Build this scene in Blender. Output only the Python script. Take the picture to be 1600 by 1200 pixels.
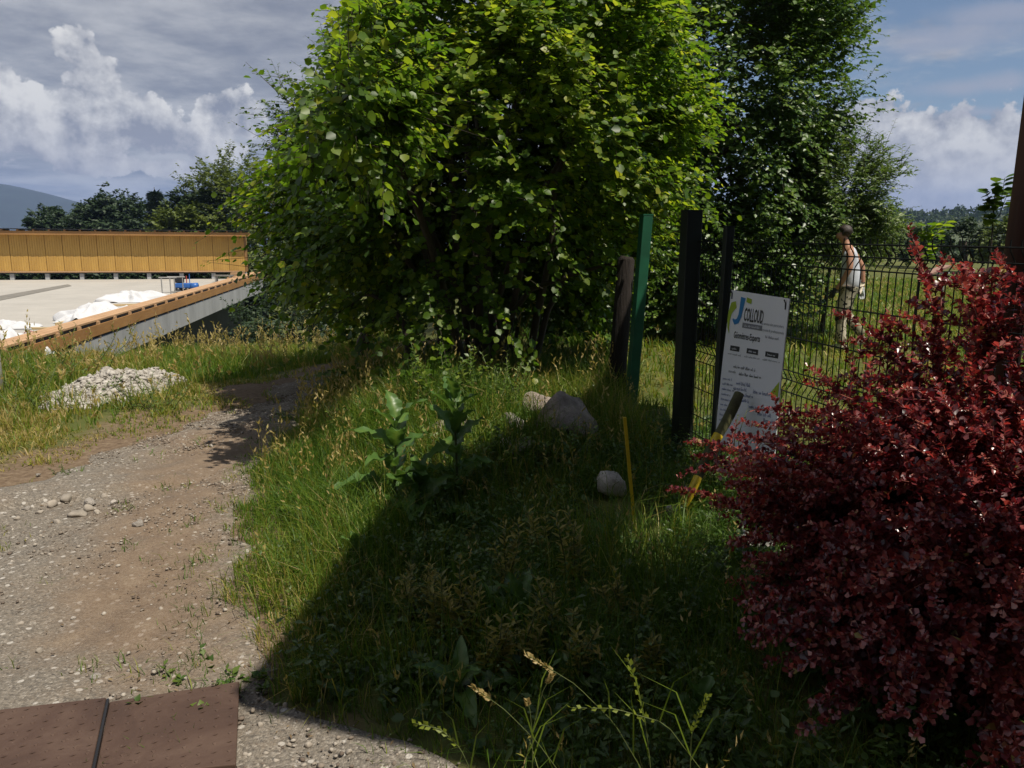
import bpy, math, random
import numpy as np
from mathutils import Vector, Matrix

for o in list(bpy.data.objects):
    bpy.data.objects.remove(o)
SC = bpy.context.scene
COL = SC.collection
R = math.radians

# ------------------------------------------------------------------ camera
EYE = Vector((0.0, 0.0, 1.6))
PITCH, ROLL = 10.95, 0.5
cam_data = bpy.data.cameras.new('camera')
cam_data.sensor_width = 36.0
cam_data.lens = 27.0
cam_data.clip_start = 0.05
cam_data.clip_end = 9000.0
cam = bpy.data.objects.new('camera', cam_data)
COL.objects.link(cam)
CAMR = Matrix.Rotation(R(90 - PITCH), 3, 'X') @ Matrix.Rotation(R(ROLL), 3, 'Z')
cam.matrix_world = Matrix.Translation(EYE) @ CAMR.to_4x4()
SC.camera = cam

# ------------------------------------------------------------------ exposure
SC.view_settings.view_transform = 'Standard'
SC.view_settings.look = 'None'
SC.view_settings.exposure = 0.22
SC.view_settings.gamma = 1.0
SC.view_settings.use_curve_mapping = False

# ------------------------------------------------------------------ sun
SUN_AZ = Vector((0.81, -0.58, 0)).normalized()
SUN_EL = R(63)
SUN = Vector((SUN_AZ.x * math.cos(SUN_EL), SUN_AZ.y * math.cos(SUN_EL), math.sin(SUN_EL)))
sl = bpy.data.lights.new('sun', 'SUN')
sl.energy = 4.9
sl.angle = R(0.53)
sl.color = (1.0, 0.93, 0.80)
so = bpy.data.objects.new('sun', sl)
so.rotation_euler = SUN.to_track_quat('Z', 'Y').to_euler()
so.location = (20, -20, 40)
COL.objects.link(so)


def ray(px, py):
    return (CAMR @ Vector(((px - 800) / 1200.0, (600 - py) / 1200.0, -1.0))).normalized()


def at_y(px, py, y):
    d = ray(px, py)
    return EYE + d * (y / d.y)


def at_z(px, py, z):
    d = ray(px, py)
    return EYE + d * ((z - EYE.z) / d.z)


# ------------------------------------------------------------------ world
SKY_STRENGTH = 0.07


def build_world():
    w = bpy.data.worlds.new('World')
    SC.world = w
    w.use_nodes = True
    nt = w.node_tree
    N, L = nt.nodes, nt.links
    N.clear()

    def link(a, b):
        L.new(a, b)

    def val(sock, v):
        if hasattr(v, 'bl_idname') or isinstance(v, bpy.types.NodeSocket):
            link(v, sock)
        else:
            sock.default_value = v

    def m(op, a, b=None, c=None, clamp=False):
        n = N.new('ShaderNodeMath')
        n.operation = op
        n.use_clamp = clamp
        for i, x in enumerate((a, b, c)):
            if x is not None:
                val(n.inputs[i], x)
        return n.outputs[0]

    def vm(op, a, b=None, out=0):
        n = N.new('ShaderNodeVectorMath')
        n.operation = op
        val(n.inputs[0], a)
        if b is not None:
            val(n.inputs[1], b)
        return n.outputs[out]

    def mr(v, a, b, c=0.0, d=1.0, smooth=True):
        n = N.new('ShaderNodeMapRange')
        n.interpolation_type = 'SMOOTHSTEP' if smooth else 'LINEAR'
        val(n.inputs[0], v)
        for i, x in enumerate((a, b, c, d)):
            n.inputs[1 + i].default_value = x
        return n.outputs[0]

    def noise(vec, scale, detail=6, rough=0.55, dist=0.0):
        n = N.new('ShaderNodeTexNoise')
        link(vec, n.inputs['Vector'])
        n.inputs['Scale'].default_value = scale
        n.inputs['Detail'].default_value = detail
        n.inputs['Roughness'].default_value = rough
        n.inputs['Distortion'].default_value = dist
        return n.outputs['Fac']

    def mix(f, a, b):
        n = N.new('ShaderNodeMix')
        n.data_type = 'RGBA'
        val(n.inputs[0], f)
        for s, x in ((n.inputs[6], a), (n.inputs[7], b)):
            if isinstance(x, tuple):
                s.default_value = (x[0], x[1], x[2], 1)
            else:
                link(x, s)
        return n.outputs[2]

    K = 1.0 / SKY_STRENGTH

    def col(r, g, b):
        return (r * K, g * K, b * K)

    tc = N.new('ShaderNodeTexCoord')
    D = tc.outputs['Generated']
    sep = N.new('ShaderNodeSeparateXYZ')
    link(D, sep.inputs[0])
    dx, dy, dz = sep.outputs
    az = m('ARCTAN2', dx, dy)
    el = m('ARCSINE', dz)
    cmb = N.new('ShaderNodeCombineXYZ')
    link(az, cmb.inputs[0]); link(el, cmb.inputs[1])
    AE = cmb.outputs[0]

    sky = N.new('ShaderNodeTexSky')
    sky.sky_type = 'NISHITA'
    sky.sun_disc = False
    sky.sun_elevation = SUN_EL
    sky.sun_rotation = math.atan2(SUN_AZ.x, SUN_AZ.y)
    sky.altitude = 500
    sky.air_density = 1.0
    sky.dust_density = 0.6
    sky.ozone_density = 1.5
    base = sky.outputs[0]

    # thin high veil
    up = m('ADD', m('MAXIMUM', dz, 0.0), 0.13)
    pc = N.new('ShaderNodeCombineXYZ')
    link(m('DIVIDE', dx, up), pc.inputs[0]); link(m('DIVIDE', dy, up), pc.inputs[1])
    P = pc.outputs[0]
    horizon = mr(el, -0.02, 0.16, 1.0, 0.0)
    base = mix(m('MULTIPLY', horizon, 0.75), base, col(.215, .265, .38))
    side = mr(az, -0.30, 0.62, 0.20, -0.07)
    n1 = noise(P, 0.9, 8, 0.62, 0.0)
    cover = mr(m('ADD', n1, side), 0.48, 0.62)
    n2 = noise(P, 1.7, 8, 0.6, 0.0)
    greyc = mix(mr(n2, 0.32, 0.68), col(.19, .205, .25), col(.50, .50, .51))
    base = mix(m('MULTIPLY', cover, 0.92), base, greyc)

    # cumulus towers: (px, py, rx, ry)
    blobs = [(118, 78, 30, 34), (140, 125, 42, 42), (122, 165, 40, 40), (185, 185, 62, 46), (235, 212, 58, 34),
             (60, 190, 52, 52), (8, 178, 46, 50), (-60, 185, 70, 60), (2, 128, 16, 26), (110, 215, 90, 30),
             (340, 190, 34, 40), (385, 190, 40, 36), (330, 225, 60, 30),
             (125, 259, 40, 16), (190, 256, 40, 15), (268, 262, 44, 16),
             (1350, 205, 60, 42), (1420, 215, 70, 44), (1500, 205, 60, 36), (1565, 205, 50, 40), (1640, 220, 90, 60),
             (1395, 262, 90, 50), (1520, 270, 120, 44), (1330, 300, 80, 40), (1450, 300, 150, 40),
             (1500, 137, 74, 15), (1560, 130, 60, 16), (1530, 175, 70, 11), (1470, 60, 130, 26), (1590, 15, 130, 22)]
    field = None
    soft = None
    wob = noise(AE, 9.0, 3, 0.5)
    for i, (px, py, rx, ry) in enumerate(blobs):
        d = ray(px, py)
        a0 = math.atan2(d.x, d.y)
        e0 = math.asin(d.z)
        q = vm('SUBTRACT', AE, (a0, e0, 0))
        q = vm('MULTIPLY', q, (1200.0 / rx, 1200.0 / ry, 0))
        ln = vm('LENGTH', q, out=1)
        v = m('SUBTRACT', 1.0, ln)
        if i >= 25:
            soft = v if soft is None else m('MAXIMUM', soft, v)
        else:
            field = v if field is None else m('SMOOTH_MAX', field, v, 0.25)
    # scattered cumulus around the rest of the horizon
    gen = m('MULTIPLY', m('SUBTRACT', noise(AE, 2.6, 3, 0.5), 0.66), 6.0)
    gen = m('SUBTRACT', gen, mr(el, 0.12, 0.45, 0.0, 3.0))
    gen = m('SUBTRACT', gen, mr(m('ABSOLUTE', az), 0.75, 0.6, 0.0, 5.0))
    field = m('MAXIMUM', field, gen)
    nb = noise(AE, 13.0, 9, 0.57, 0.0)
    nb2 = noise(AE, 48.0, 5, 0.6)
    rough = m('ADD', m('MULTIPLY', m('SUBTRACT', nb, 0.5), 2.6), m('MULTIPLY', m('SUBTRACT', nb2, 0.5), 1.3))
    fv = m('ADD', field, rough)
    mask = mr(fv, 0.02, 0.20)
    off = vm('ADD', AE, (0.016, 0.022, 0))
    nbo = noise(off, 13.0, 9, 0.57, 0.0)
    nl = m('MULTIPLY', m('SUBTRACT', nb, nbo), 3.2)
    big = m('MULTIPLY', m('SUBTRACT', noise(AE, 6.0, 3), 0.5), 1.2)
    nl2 = m('MULTIPLY', m('SUBTRACT', nb2, noise(vm('ADD', AE, (0.006, 0.008, 0)), 48.0, 5, 0.6)), 1.1)
    lit = m('ADD', m('ADD', m('ADD', nl, nl2), big), 0.52, clamp=True)
    cum = mix(lit, col(.22, .235, .285), col(.72, .71, .69))
    low = mr(el, 0.03, 0.15, 0.55, 0.0)
    cum = mix(low, cum, col(.44, .42, .44))
    base = mix(m('MULTIPLY', mask, 0.95), base, cum)
    sv = m('ADD', soft, m('MULTIPLY', m('SUBTRACT', nb, 0.5), 1.6))
    base = mix(m('MULTIPLY', mr(sv, 0.0, 0.9), 0.6), base, col(.36, .36, .42))

    bg = N.new('ShaderNodeBackground')
    bg.inputs['Strength'].default_value = SKY_STRENGTH
    link(base, bg.inputs['Color'])
    out = N.new('ShaderNodeOutputWorld')
    link(bg.outputs[0], out.inputs['Surface'])


build_world()

# ------------------------------------------------------------------ helpers
rng = np.random.default_rng(7)
random.seed(5)


def norm(a):
    return a / np.maximum(np.linalg.norm(a, axis=-1, keepdims=True), 1e-9)


def sm(a, b, x):
    t = np.clip((x - a) / (b - a), 0, 1)
    return t * t * (3 - 2 * t)


def mesh_np(name, V, F, mat=None, parent=None, tint=None, smooth=False, kind=None, link=True, attrs=None):
    """one mesh object from arrays: V (n,3), F (m,3) or (m,4)"""
    V = np.asarray(V, dtype=np.float32)
    F = np.asarray(F, dtype=np.int32)
    me = bpy.data.meshes.new(name)
    me.vertices.add(len(V))
    me.vertices.foreach_set('co', V.ravel())
    k = F.shape[1]
    me.loops.add(F.size)
    me.loops.foreach_set('vertex_index', F.ravel())
    me.polygons.add(len(F))
    me.polygons.foreach_set('loop_start', np.arange(0, F.size, k, dtype=np.int32))
    if smooth:
        me.polygons.foreach_set('use_smooth', np.ones(len(F), dtype=bool))
    if tint is not None:
        a = me.attributes.new('tint', 'FLOAT', 'POINT')
        a.data.foreach_set('value', np.asarray(tint, dtype=np.float32))
    if attrs:
        for kname, arr in attrs.items():
            a = me.attributes.new(kname, 'FLOAT', 'POINT')
            a.data.foreach_set('value', np.asarray(arr, dtype=np.float32))
    me.update(calc_edges=True)
    me.validate()
    if mat:
        me.materials.append(mat)
    if not link:
        return me
    return obj(name, me, parent, kind)


def obj(name, me, parent=None, kind=None):
    o = bpy.data.objects.new(name, me)
    COL.objects.link(o)
    if parent:
        o.parent = parent
        o.matrix_parent_inverse = parent.matrix_basis.inverted()
    if kind:
        o['kind'] = kind
    return o


def tag(o, label, cat, group=None):
    o['label'] = label
    o['category'] = cat
    if group:
        o['group'] = group
    return o


def thing(name, label, cat, loc=(0, 0, 0), group=None):
    o = bpy.data.objects.new(name, None)
    o.empty_display_size = 0.2
    o.location = loc
    COL.objects.link(o)
    return tag(o, label, cat, group)


class MB:
    """collects boxes, tubes and faces (any n-gon) for ONE mesh object"""

    def __init__(self):
        self.v, self.f = [], []

    def add(self, vs, fs):
        b = len(self.v)
        self.v += [tuple(p) for p in vs]
        self.f += [tuple(i + b for i in f) for f in fs]
        return self

    def box(self, c, s, M=None):
        hx, hy, hz = s[0] / 2, s[1] / 2, s[2] / 2
        vs = [Vector((sx * hx, sy * hy, sz * hz)) for sx in (-1, 1) for sy in (-1, 1) for sz in (-1, 1)]
        if M is not None:
            vs = [M @ v for v in vs]
        vs = [v + Vector(c) for v in vs]
        return self.add(vs, [(0, 1, 3, 2), (4, 6, 7, 5), (0, 4, 5, 1), (2, 3, 7, 6), (0, 2, 6, 4), (1, 5, 7, 3)])

    def hexa(self, p):
        """8 corners: bottom 0-3, top 4-7"""
        return self.add(p, [(3, 2, 1, 0), (4, 5, 6, 7), (0, 1, 5, 4), (1, 2, 6, 5), (2, 3, 7, 6), (3, 0, 4, 7)])

    def prism(self, poly, z0, z1):
        n = len(poly)
        vs = [(p[0], p[1], z0) for p in poly] + [(p[0], p[1], z1) for p in poly]
        fs = [tuple(range(n - 1, -1, -1)), tuple(range(n, 2 * n))]
        fs += [(i, (i + 1) % n, n + (i + 1) % n, n + i) for i in range(n)]
        return self.add(vs, fs)

    def tube(self, pts, r, sides=6, caps=True):
        pts = [Vector(p) for p in pts]
        n = len(pts)
        rr = r if isinstance(r, (list, tuple)) else [r] * n
        vs, fs = [], []
        ref = Vector((0.13, 0.31, 0.94)).normalized()
        for i, p in enumerate(pts):
            t = (pts[min(i + 1, n - 1)] - pts[max(i - 1, 0)]).normalized()
            a = t.cross(ref)
            if a.length < 0.05:
                a = t.cross(Vector((1, 0, 0)))
            a.normalize()
            b = t.cross(a)
            for k in range(sides):
                an = 2 * math.pi * k / sides
                vs.append(p + (a * math.cos(an) + b * math.sin(an)) * rr[i])
        for i in range(n - 1):
            for k in range(sides):
                k2 = (k + 1) % sides
                fs.append((i * sides + k, i * sides + k2, (i + 1) * sides + k2, (i + 1) * sides + k))
        if caps:
            fs.append(tuple(range(sides - 1, -1, -1)))
            fs.append(tuple((n - 1) * sides + k for k in range(sides)))
        return self.add(vs, fs)

    def build(self, name, mat=None, parent=None, smooth=False, bevel=0, kind=None, link=True):
        me = bpy.data.meshes.new(name)
        me.from_pydata(self.v, [], self.f)
        if smooth:
            me.polygons.foreach_set('use_smooth', np.ones(len(me.polygons), dtype=bool))
        me.update()
        if mat:
            me.materials.append(mat)
        if not link:
            return me
        o = obj(name, me, parent, kind)
        if bevel:
            b = o.modifiers.new('bevel', 'BEVEL')
            b.width = bevel
            b.segments = 2
            b.limit_method = 'ANGLE'
        return o


# ------------------------------------------------------------------ materials
def nodes_of(name):
    m = bpy.data.materials.new(name)
    m.use_nodes = True
    nt = m.node_tree
    nt.nodes.clear()
    return m, nt.nodes, nt.links


def ramp_of(N, L, fac, stops):
    r = N.new('ShaderNodeValToRGB')
    L.new(fac, r.inputs[0])
    e = r.color_ramp.elements
    while len(e) < len(stops):
        e.new(0.5)
    for i, (p, c) in enumerate(stops):
        e[i].position = p
        e[i].color = (c[0], c[1], c[2], 1)
    return r.outputs[0]


def noise_of(N, L, vec, scale, detail=5, rough=0.6, dist=0.0, stretch=None):
    if stretch:
        mp = N.new('ShaderNodeMapping')
        mp.inputs['Scale'].default_value = stretch
        L.new(vec, mp.inputs[0])
        vec = mp.outputs[0]
    n = N.new('ShaderNodeTexNoise')
    L.new(vec, n.inputs['Vector'])
    n.inputs['Scale'].default_value = scale
    n.inputs['Detail'].default_value = detail
    n.inputs['Roughness'].default_value = rough
    n.inputs['Distortion'].default_value = dist
    return n.outputs['Fac']


def mixc(N, L, f, a, b, mode='MIX'):
    n = N.new('ShaderNodeMix')
    n.data_type = 'RGBA'
    n.blend_type = mode
    for s, x in ((n.inputs[0], f), (n.inputs[6], a), (n.inputs[7], b)):
        if isinstance(x, tuple):
            s.default_value = (x[0], x[1], x[2], 1)
        elif isinstance(x, float):
            s.default_value = x
        else:
            L.new(x, s)
    return n.outputs[2]


def mapr(N, L, v, a, b, c=0.0, d=1.0):
    n = N.new('ShaderNodeMapRange')
    n.interpolation_type = 'SMOOTHSTEP'
    L.new(v, n.inputs[0])
    for i, x in enumerate((a, b, c, d)):
        n.inputs[1 + i].default_value = x
    return n.outputs[0]


def out_principled(N, L, color, rough=0.7, metal=0.0, bump=None, bump_str=0.3, bump_dist=0.01, spec=0.5):
    p = N.new('ShaderNodeBsdfPrincipled')
    if isinstance(color, tuple):
        p.inputs['Base Color'].default_value = (color[0], color[1], color[2], 1)
    else:
        L.new(color, p.inputs['Base Color'])
    if isinstance(rough, (float, int)):
        p.inputs['Roughness'].default_value = rough
    else:
        L.new(rough, p.inputs['Roughness'])
    p.inputs['Metallic'].default_value = metal
    p.inputs['Specular IOR Level'].default_value = spec
    if bump is not None:
        b = N.new('ShaderNodeBump')
        b.inputs['Strength'].default_value = bump_str
        b.inputs['Distance'].default_value = bump_dist
        L.new(bump, b.inputs['Height'])
        L.new(b.outputs[0], p.inputs['Normal'])
    o = N.new('ShaderNodeOutputMaterial')
    L.new(p.outputs[0], o.inputs['Surface'])
    return p


def simple(name, c, rough=0.6, var=0.25, scale=6.0, bump=0.2, metal=0.0, stretch=None, c2=None, spec=0.5, dist=0.005):
    """noise-varied colour with fine relief"""
    m, N, L = nodes_of(name)
    tc = N.new('ShaderNodeTexCoord').outputs['Object']
    f = noise_of(N, L, tc, scale, 6, 0.65, 0.2, stretch)
    lo = tuple(x * (1 - var) for x in c)
    hi = c2 if c2 else tuple(min(1, x * (1 + var)) for x in c)
    color = ramp_of(N, L, f, [(0.3, lo), (0.7, hi)])
    f2 = noise_of(N, L, tc, scale * 6, 4, 0.6, 0, stretch)
    out_principled(N, L, color, rough, metal, f2, bump, dist, spec)
    return m


def leaf_mat(name, stops, rough=0.45, trans=0.35, tcol=1.5, spec=0.5, warm=(1.0, 1.0, 0.6), vein=False):
    m, N, L = nodes_of(name)
    a = N.new('ShaderNodeAttribute')
    a.attribute_name = 'tint'
    color = ramp_of(N, L, a.outputs['Fac'], stops)
    p = N.new('ShaderNodeBsdfPrincipled')
    L.new(color, p.inputs['Base Color'])
    p.inputs['Roughness'].default_value = rough
    p.inputs['Specular IOR Level'].default_value = spec
    t = N.new('ShaderNodeBsdfTranslucent')
    tc = mixc(N, L, 1.0, color, (warm[0] * tcol, warm[1] * tcol, warm[2] * tcol), 'MULTIPLY')
    L.new(tc, t.inputs['Color'])
    mx = N.new('ShaderNodeMixShader')
    mx.inputs[0].default_value = trans
    L.new(p.outputs[0], mx.inputs[1])
    L.new(t.outputs[0], mx.inputs[2])
    o = N.new('ShaderNodeOutputMaterial')
    L.new(mx.outputs[0], o.inputs['Surface'])
    return m


M = {}
M['hazel'] = leaf_mat('hazel_leaf', [(0, (.035, .080, .008)), (.45, (.085, .155, .011)), (.8, (.19, .25, .018)), (1, (.28, .29, .03))], 0.42, 0.48, 2.2, .4)
M['maple'] = leaf_mat('maple_leaf', [(0, (.034, .080, .010)), (.6, (.075, .145, .014)), (1, (.15, .215, .024))], 0.4, 0.3)
M['ash'] = leaf_mat('ash_leaf', [(0, (.055, .10, .018)), (.6, (.11, .175, .028)), (1, (.18, .235, .04))], 0.45, 0.35)
M['far_dark'] = leaf_mat('distant_dark_leaf', [(0, (.016, .036, .014)), (1, (.042, .075, .022))], 0.6, 0.2)
M['far_olive'] = leaf_mat('distant_olive_leaf', [(0, (.050, .082, .014)), (1, (.15, .185, .030))], 0.6, 0.25)
M['conifer'] = leaf_mat('conifer_needles', [(0, (.010, .026, .012)), (1, (.026, .05, .02))], 0.6, 0.1)
M['barberry'] = leaf_mat('barberry_leaf', [(0, (.045, .007, .014)), (.36, (.135, .019, .028)), (.66, (.34, .085, .075)), (.92, (.56, .27, .21)), (1, (.32, .28, .08))], 0.29, 0.32, 1.5, 0.8, (1.3, .5, .45))
M['grass'] = leaf_mat('grass_blade', [(0, (.045, .105, .010)), (.42, (.105, .19, .018)), (.68, (.22, .235, .030)), (.85, (.36, .28, .085)), (1, (.44, .34, .16))], 0.5, 0.36, 1.5, 0.35)
M['weed'] = leaf_mat('weed_leaf', [(0, (.035, .075, .012)), (.6, (.08, .14, .02)), (1, (.16, .20, .035))], 0.45, 0.3)
M['dock'] = leaf_mat('dock_leaf', [(0, (.045, .10, .026)), (.6, (.085, .165, .036)), (1, (.15, .22, .05))], 0.38, 0.3)
M['nettle'] = leaf_mat('goldenrod_leaf', [(0, (.11, .12, .016)), (1, (.30, .25, .035))], 0.5, 0.3)
M['litter'] = leaf_mat('dry_litter', [(0, (.06, .035, .018)), (.6, (.15, .10, .05)), (1, (.26, .19, .10))], .8, .1)
M['bark'] = simple('bark', (.06, .045, .032), 0.9, 0.45, 14, 0.6, stretch=(1, 1, .25))
M['twig'] = simple('twig_bark', (.05, .038, .025), 0.85, 0.3, 20, 0.3)
M['redtwig'] = simple('barberry_twig', (.20, .05, .03), 0.6, 0.35, 20, 0.3)
M['stem'] = simple('green_stem', (.09, .115, .03), 0.55, 0.35, 20, 0.2)
M['straw'] = simple('straw', (.34, .25, .13), 0.7, 0.3, 30, 0.2)
M['concrete'] = simple('pale_concrete', (.40, .375, .335), 0.85, 0.10, 0.7, 0.15)
M['concrete_grey'] = simple('grey_concrete', (.34, .34, .34), 0.85, 0.18, 1.6, 0.25, stretch=(1, 1, .35))
M['channel'] = simple('grey_channel', (.19, .175, .15), 0.9, 0.3, 3, 0.3)
M['black_metal'] = simple('black_metal', (.012, .012, .014), 0.45, 0.3, 5, 0.05)
M['wire'] = simple('black_green_wire', (.005, .007, .006), 0.6, 0.3, 5, 0.02, spec=.25)
M['post_dark'] = simple('near_black_post', (.010, .014, .013), 0.5, 0.4, 5, 0.08)  # near-black colour with a faint green cast
M['post_green'] = simple('green_painted_post', (.010, .088, .044), 0.5, 0.25, 4, 0.1)
M['rust_wood'] = simple('brown_old_wood', (.018, .012, .009), 0.95, 0.5, 9, 1.0, dist=.02, stretch=(1, 1, .1))  # colour taken darker to stand in for shade on the post
M['pole_wood'] = simple('dark_stained_wood', (.07, .03, .018), 0.75, 0.4, 9, 0.5, stretch=(1, 1, .08))
M['tarp'] = simple('white_tarp', (.58, .58, .59), 0.55, 0.06, 3, 0.25, dist=0.02)
M['stone'] = simple('pale_stone', (.34, .305, .27), 0.9, 0.35, 12, 0.9, dist=.02)
M['stone_rust'] = simple('rusty_limestone', (.30, .23, .19), 0.9, 0.35, 14, 1.0, c2=(.42, .35, .30), dist=.02)
M['stone_grey'] = simple('grey_stone', (.30, .28, .26), 0.9, 0.35, 4, 0.5)
M['pebble'] = simple('pebble', (.31, .27, .225), 0.9, 0.4, 8, 0.4)
M['yellow'] = simple('yellow_paint', (.62, .44, .02), 0.5, 0.15, 12, 0.15)
M['sign_white'] = simple('white_sign_board', (.78, .77, .82), 0.45, 0.03, 2, 0.02)
M['ink'] = simple('black_ink', (.03, .03, .035), 0.6, 0.1, 5, 0.0)
M['ink_grey'] = simple('grey_ink', (.20, .20, .23), 0.6, 0.1, 5, 0.0)
M['ink_blue'] = simple('blue_ink', (.03, .19, .45), 0.6, 0.1, 5, 0.0)
M['ink_pen'] = simple('blue_pen', (.12, .15, .30), 0.6, 0.1, 5, 0.0)
M['ink_green'] = simple('lime_ink', (.32, .42, .03), 0.6, 0.1, 5, 0.0)
M['steel_tube'] = simple('galvanised_tube', (.36, .35, .33), 0.5, 0.2, 6, 0.1, metal=0.4)
M['blue_paint'] = simple('blue_paint', (.03, .13, .42), 0.4, 0.2, 5, 0.05)
M['red_plastic'] = simple('red_plastic', (.45, .07, .05), 0.45, 0.15, 4, 0.05)
M['skin'] = simple('skin', (.40, .20, .12), 0.5, 0.12, 8, 0.05)
M['hair'] = simple('dark_hair', (.030, .018, .012), 0.6, 0.4, 30, 0.5)
M['vest'] = simple('grey_vest', (.50, .52, .56), 0.8, 0.08, 10, 0.3)
M['glove_white'] = simple('white_glove', (.55, .57, .60), 0.7, 0.2, 12, 0.2)
M['glove_dark'] = simple('black_glove', (.02, .02, .022), 0.6, 0.3, 12, 0.2)
M['shoe'] = simple('beige_shoe', (.42, .37, .30), 0.7, 0.2, 10, 0.2)
M['board_pink'] = simple('pinkish_board', (.36, .21, .16), 0.7, 0.15, 4, 0.1)


def mat_timber(name, c, c2, stretch):
    m, N, L = nodes_of(name)
    tc = N.new('ShaderNodeTexCoord').outputs['Object']
    g = noise_of(N, L, tc, 5.0, 7, 0.65, 0.8, stretch)
    b = noise_of(N, L, tc, 0.9, 3, 0.5, 0.2)
    color = ramp_of(N, L, g, [(0.28, c), (0.72, c2)])
    color = mixc(N, L, mapr(N, L, b, 0.35, 0.7, 0.0, 0.45), color, tuple(x * 0.75 for x in c))
    out_principled(N, L, color, 0.7, 0, g, 0.25, 0.004)
    return m


M['timber'] = mat_timber('larch_cladding', (.42, .225, .048), (.62, .385, .09), (9, 9, .12))
M['timber_top'] = mat_timber('larch_boards', (.42, .245, .12), (.56, .35, .19), (4, .3, 4))
M['timber_dark'] = mat_timber('larch_fascia', (.30, .14, .04), (.42, .22, .07), (4, .3, 4))
M['plank'] = mat_timber('sawn_planks', (.42, .31, .16), (.58, .43, .22), (.4, 4, 4))


def mat_camo():
    m, N, L = nodes_of('camouflage_cloth')
    tc = N.new('ShaderNodeTexCoord').outputs['Object']
    a = noise_of(N, L, tc, 9, 2, 0.5, 0.5)
    b = noise_of(N, L, tc, 13, 2, 0.5, 0.9)
    c = mixc(N, L, mapr(N, L, a, .53, .56), (.55, .48, .36), (.20, .18, .11))
    c = mixc(N, L, mapr(N, L, b, .57, .60), c, (.035, .032, .025))
    out_principled(N, L, c, 0.9, 0, b, 0.3, 0.01)
    return m


M['camo'] = mat_camo()


def mat_ground():
    m, N, L = nodes_of('soil_and_turf')
    tc = N.new('ShaderNodeTexCoord').outputs['Object']
    a = N.new('ShaderNodeAttribute'); a.attribute_name = 'dirt'
    n1 = noise_of(N, L, tc, 1.3, 8, 0.65, 0.4)
    n2 = noise_of(N, L, tc, 22, 6, 0.7)
    n3 = noise_of(N, L, tc, 0.06, 5, 0.6)
    turf = ramp_of(N, L, n1, [(.30, (.045, .052, .016)), (.52, (.085, .088, .024)), (.72, (.16, .13, .05))])
    field = ramp_of(N, L, n3, [(.35, (.06, .085, .018)), (.62, (.13, .14, .035))])
    turf = mixc(N, L, mapr(N, L, n2, .3, .7, .2, .8), turf, field)
    dirt = ramp_of(N, L, n2, [(.28, (.075, .05, .032)), (.5, (.155, .108, .07)), (.75, (.25, .19, .13))])
    s = N.new('ShaderNodeMath'); s.operation = 'ADD'
    L.new(a.outputs['Fac'], s.inputs[0])
    s2 = N.new('ShaderNodeMath'); s2.operation = 'MULTIPLY_ADD'
    L.new(n1, s2.inputs[0]); s2.inputs[1].default_value = 0.9; s2.inputs[2].default_value = -0.45
    L.new(s2.outputs[0], s.inputs[1])
    color = mixc(N, L, mapr(N, L, s.outputs[0], .30, .62), turf, dirt)
    out_principled(N, L, color, 0.95, 0, n2, 0.6, 0.02, 0.2)
    return m


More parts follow.
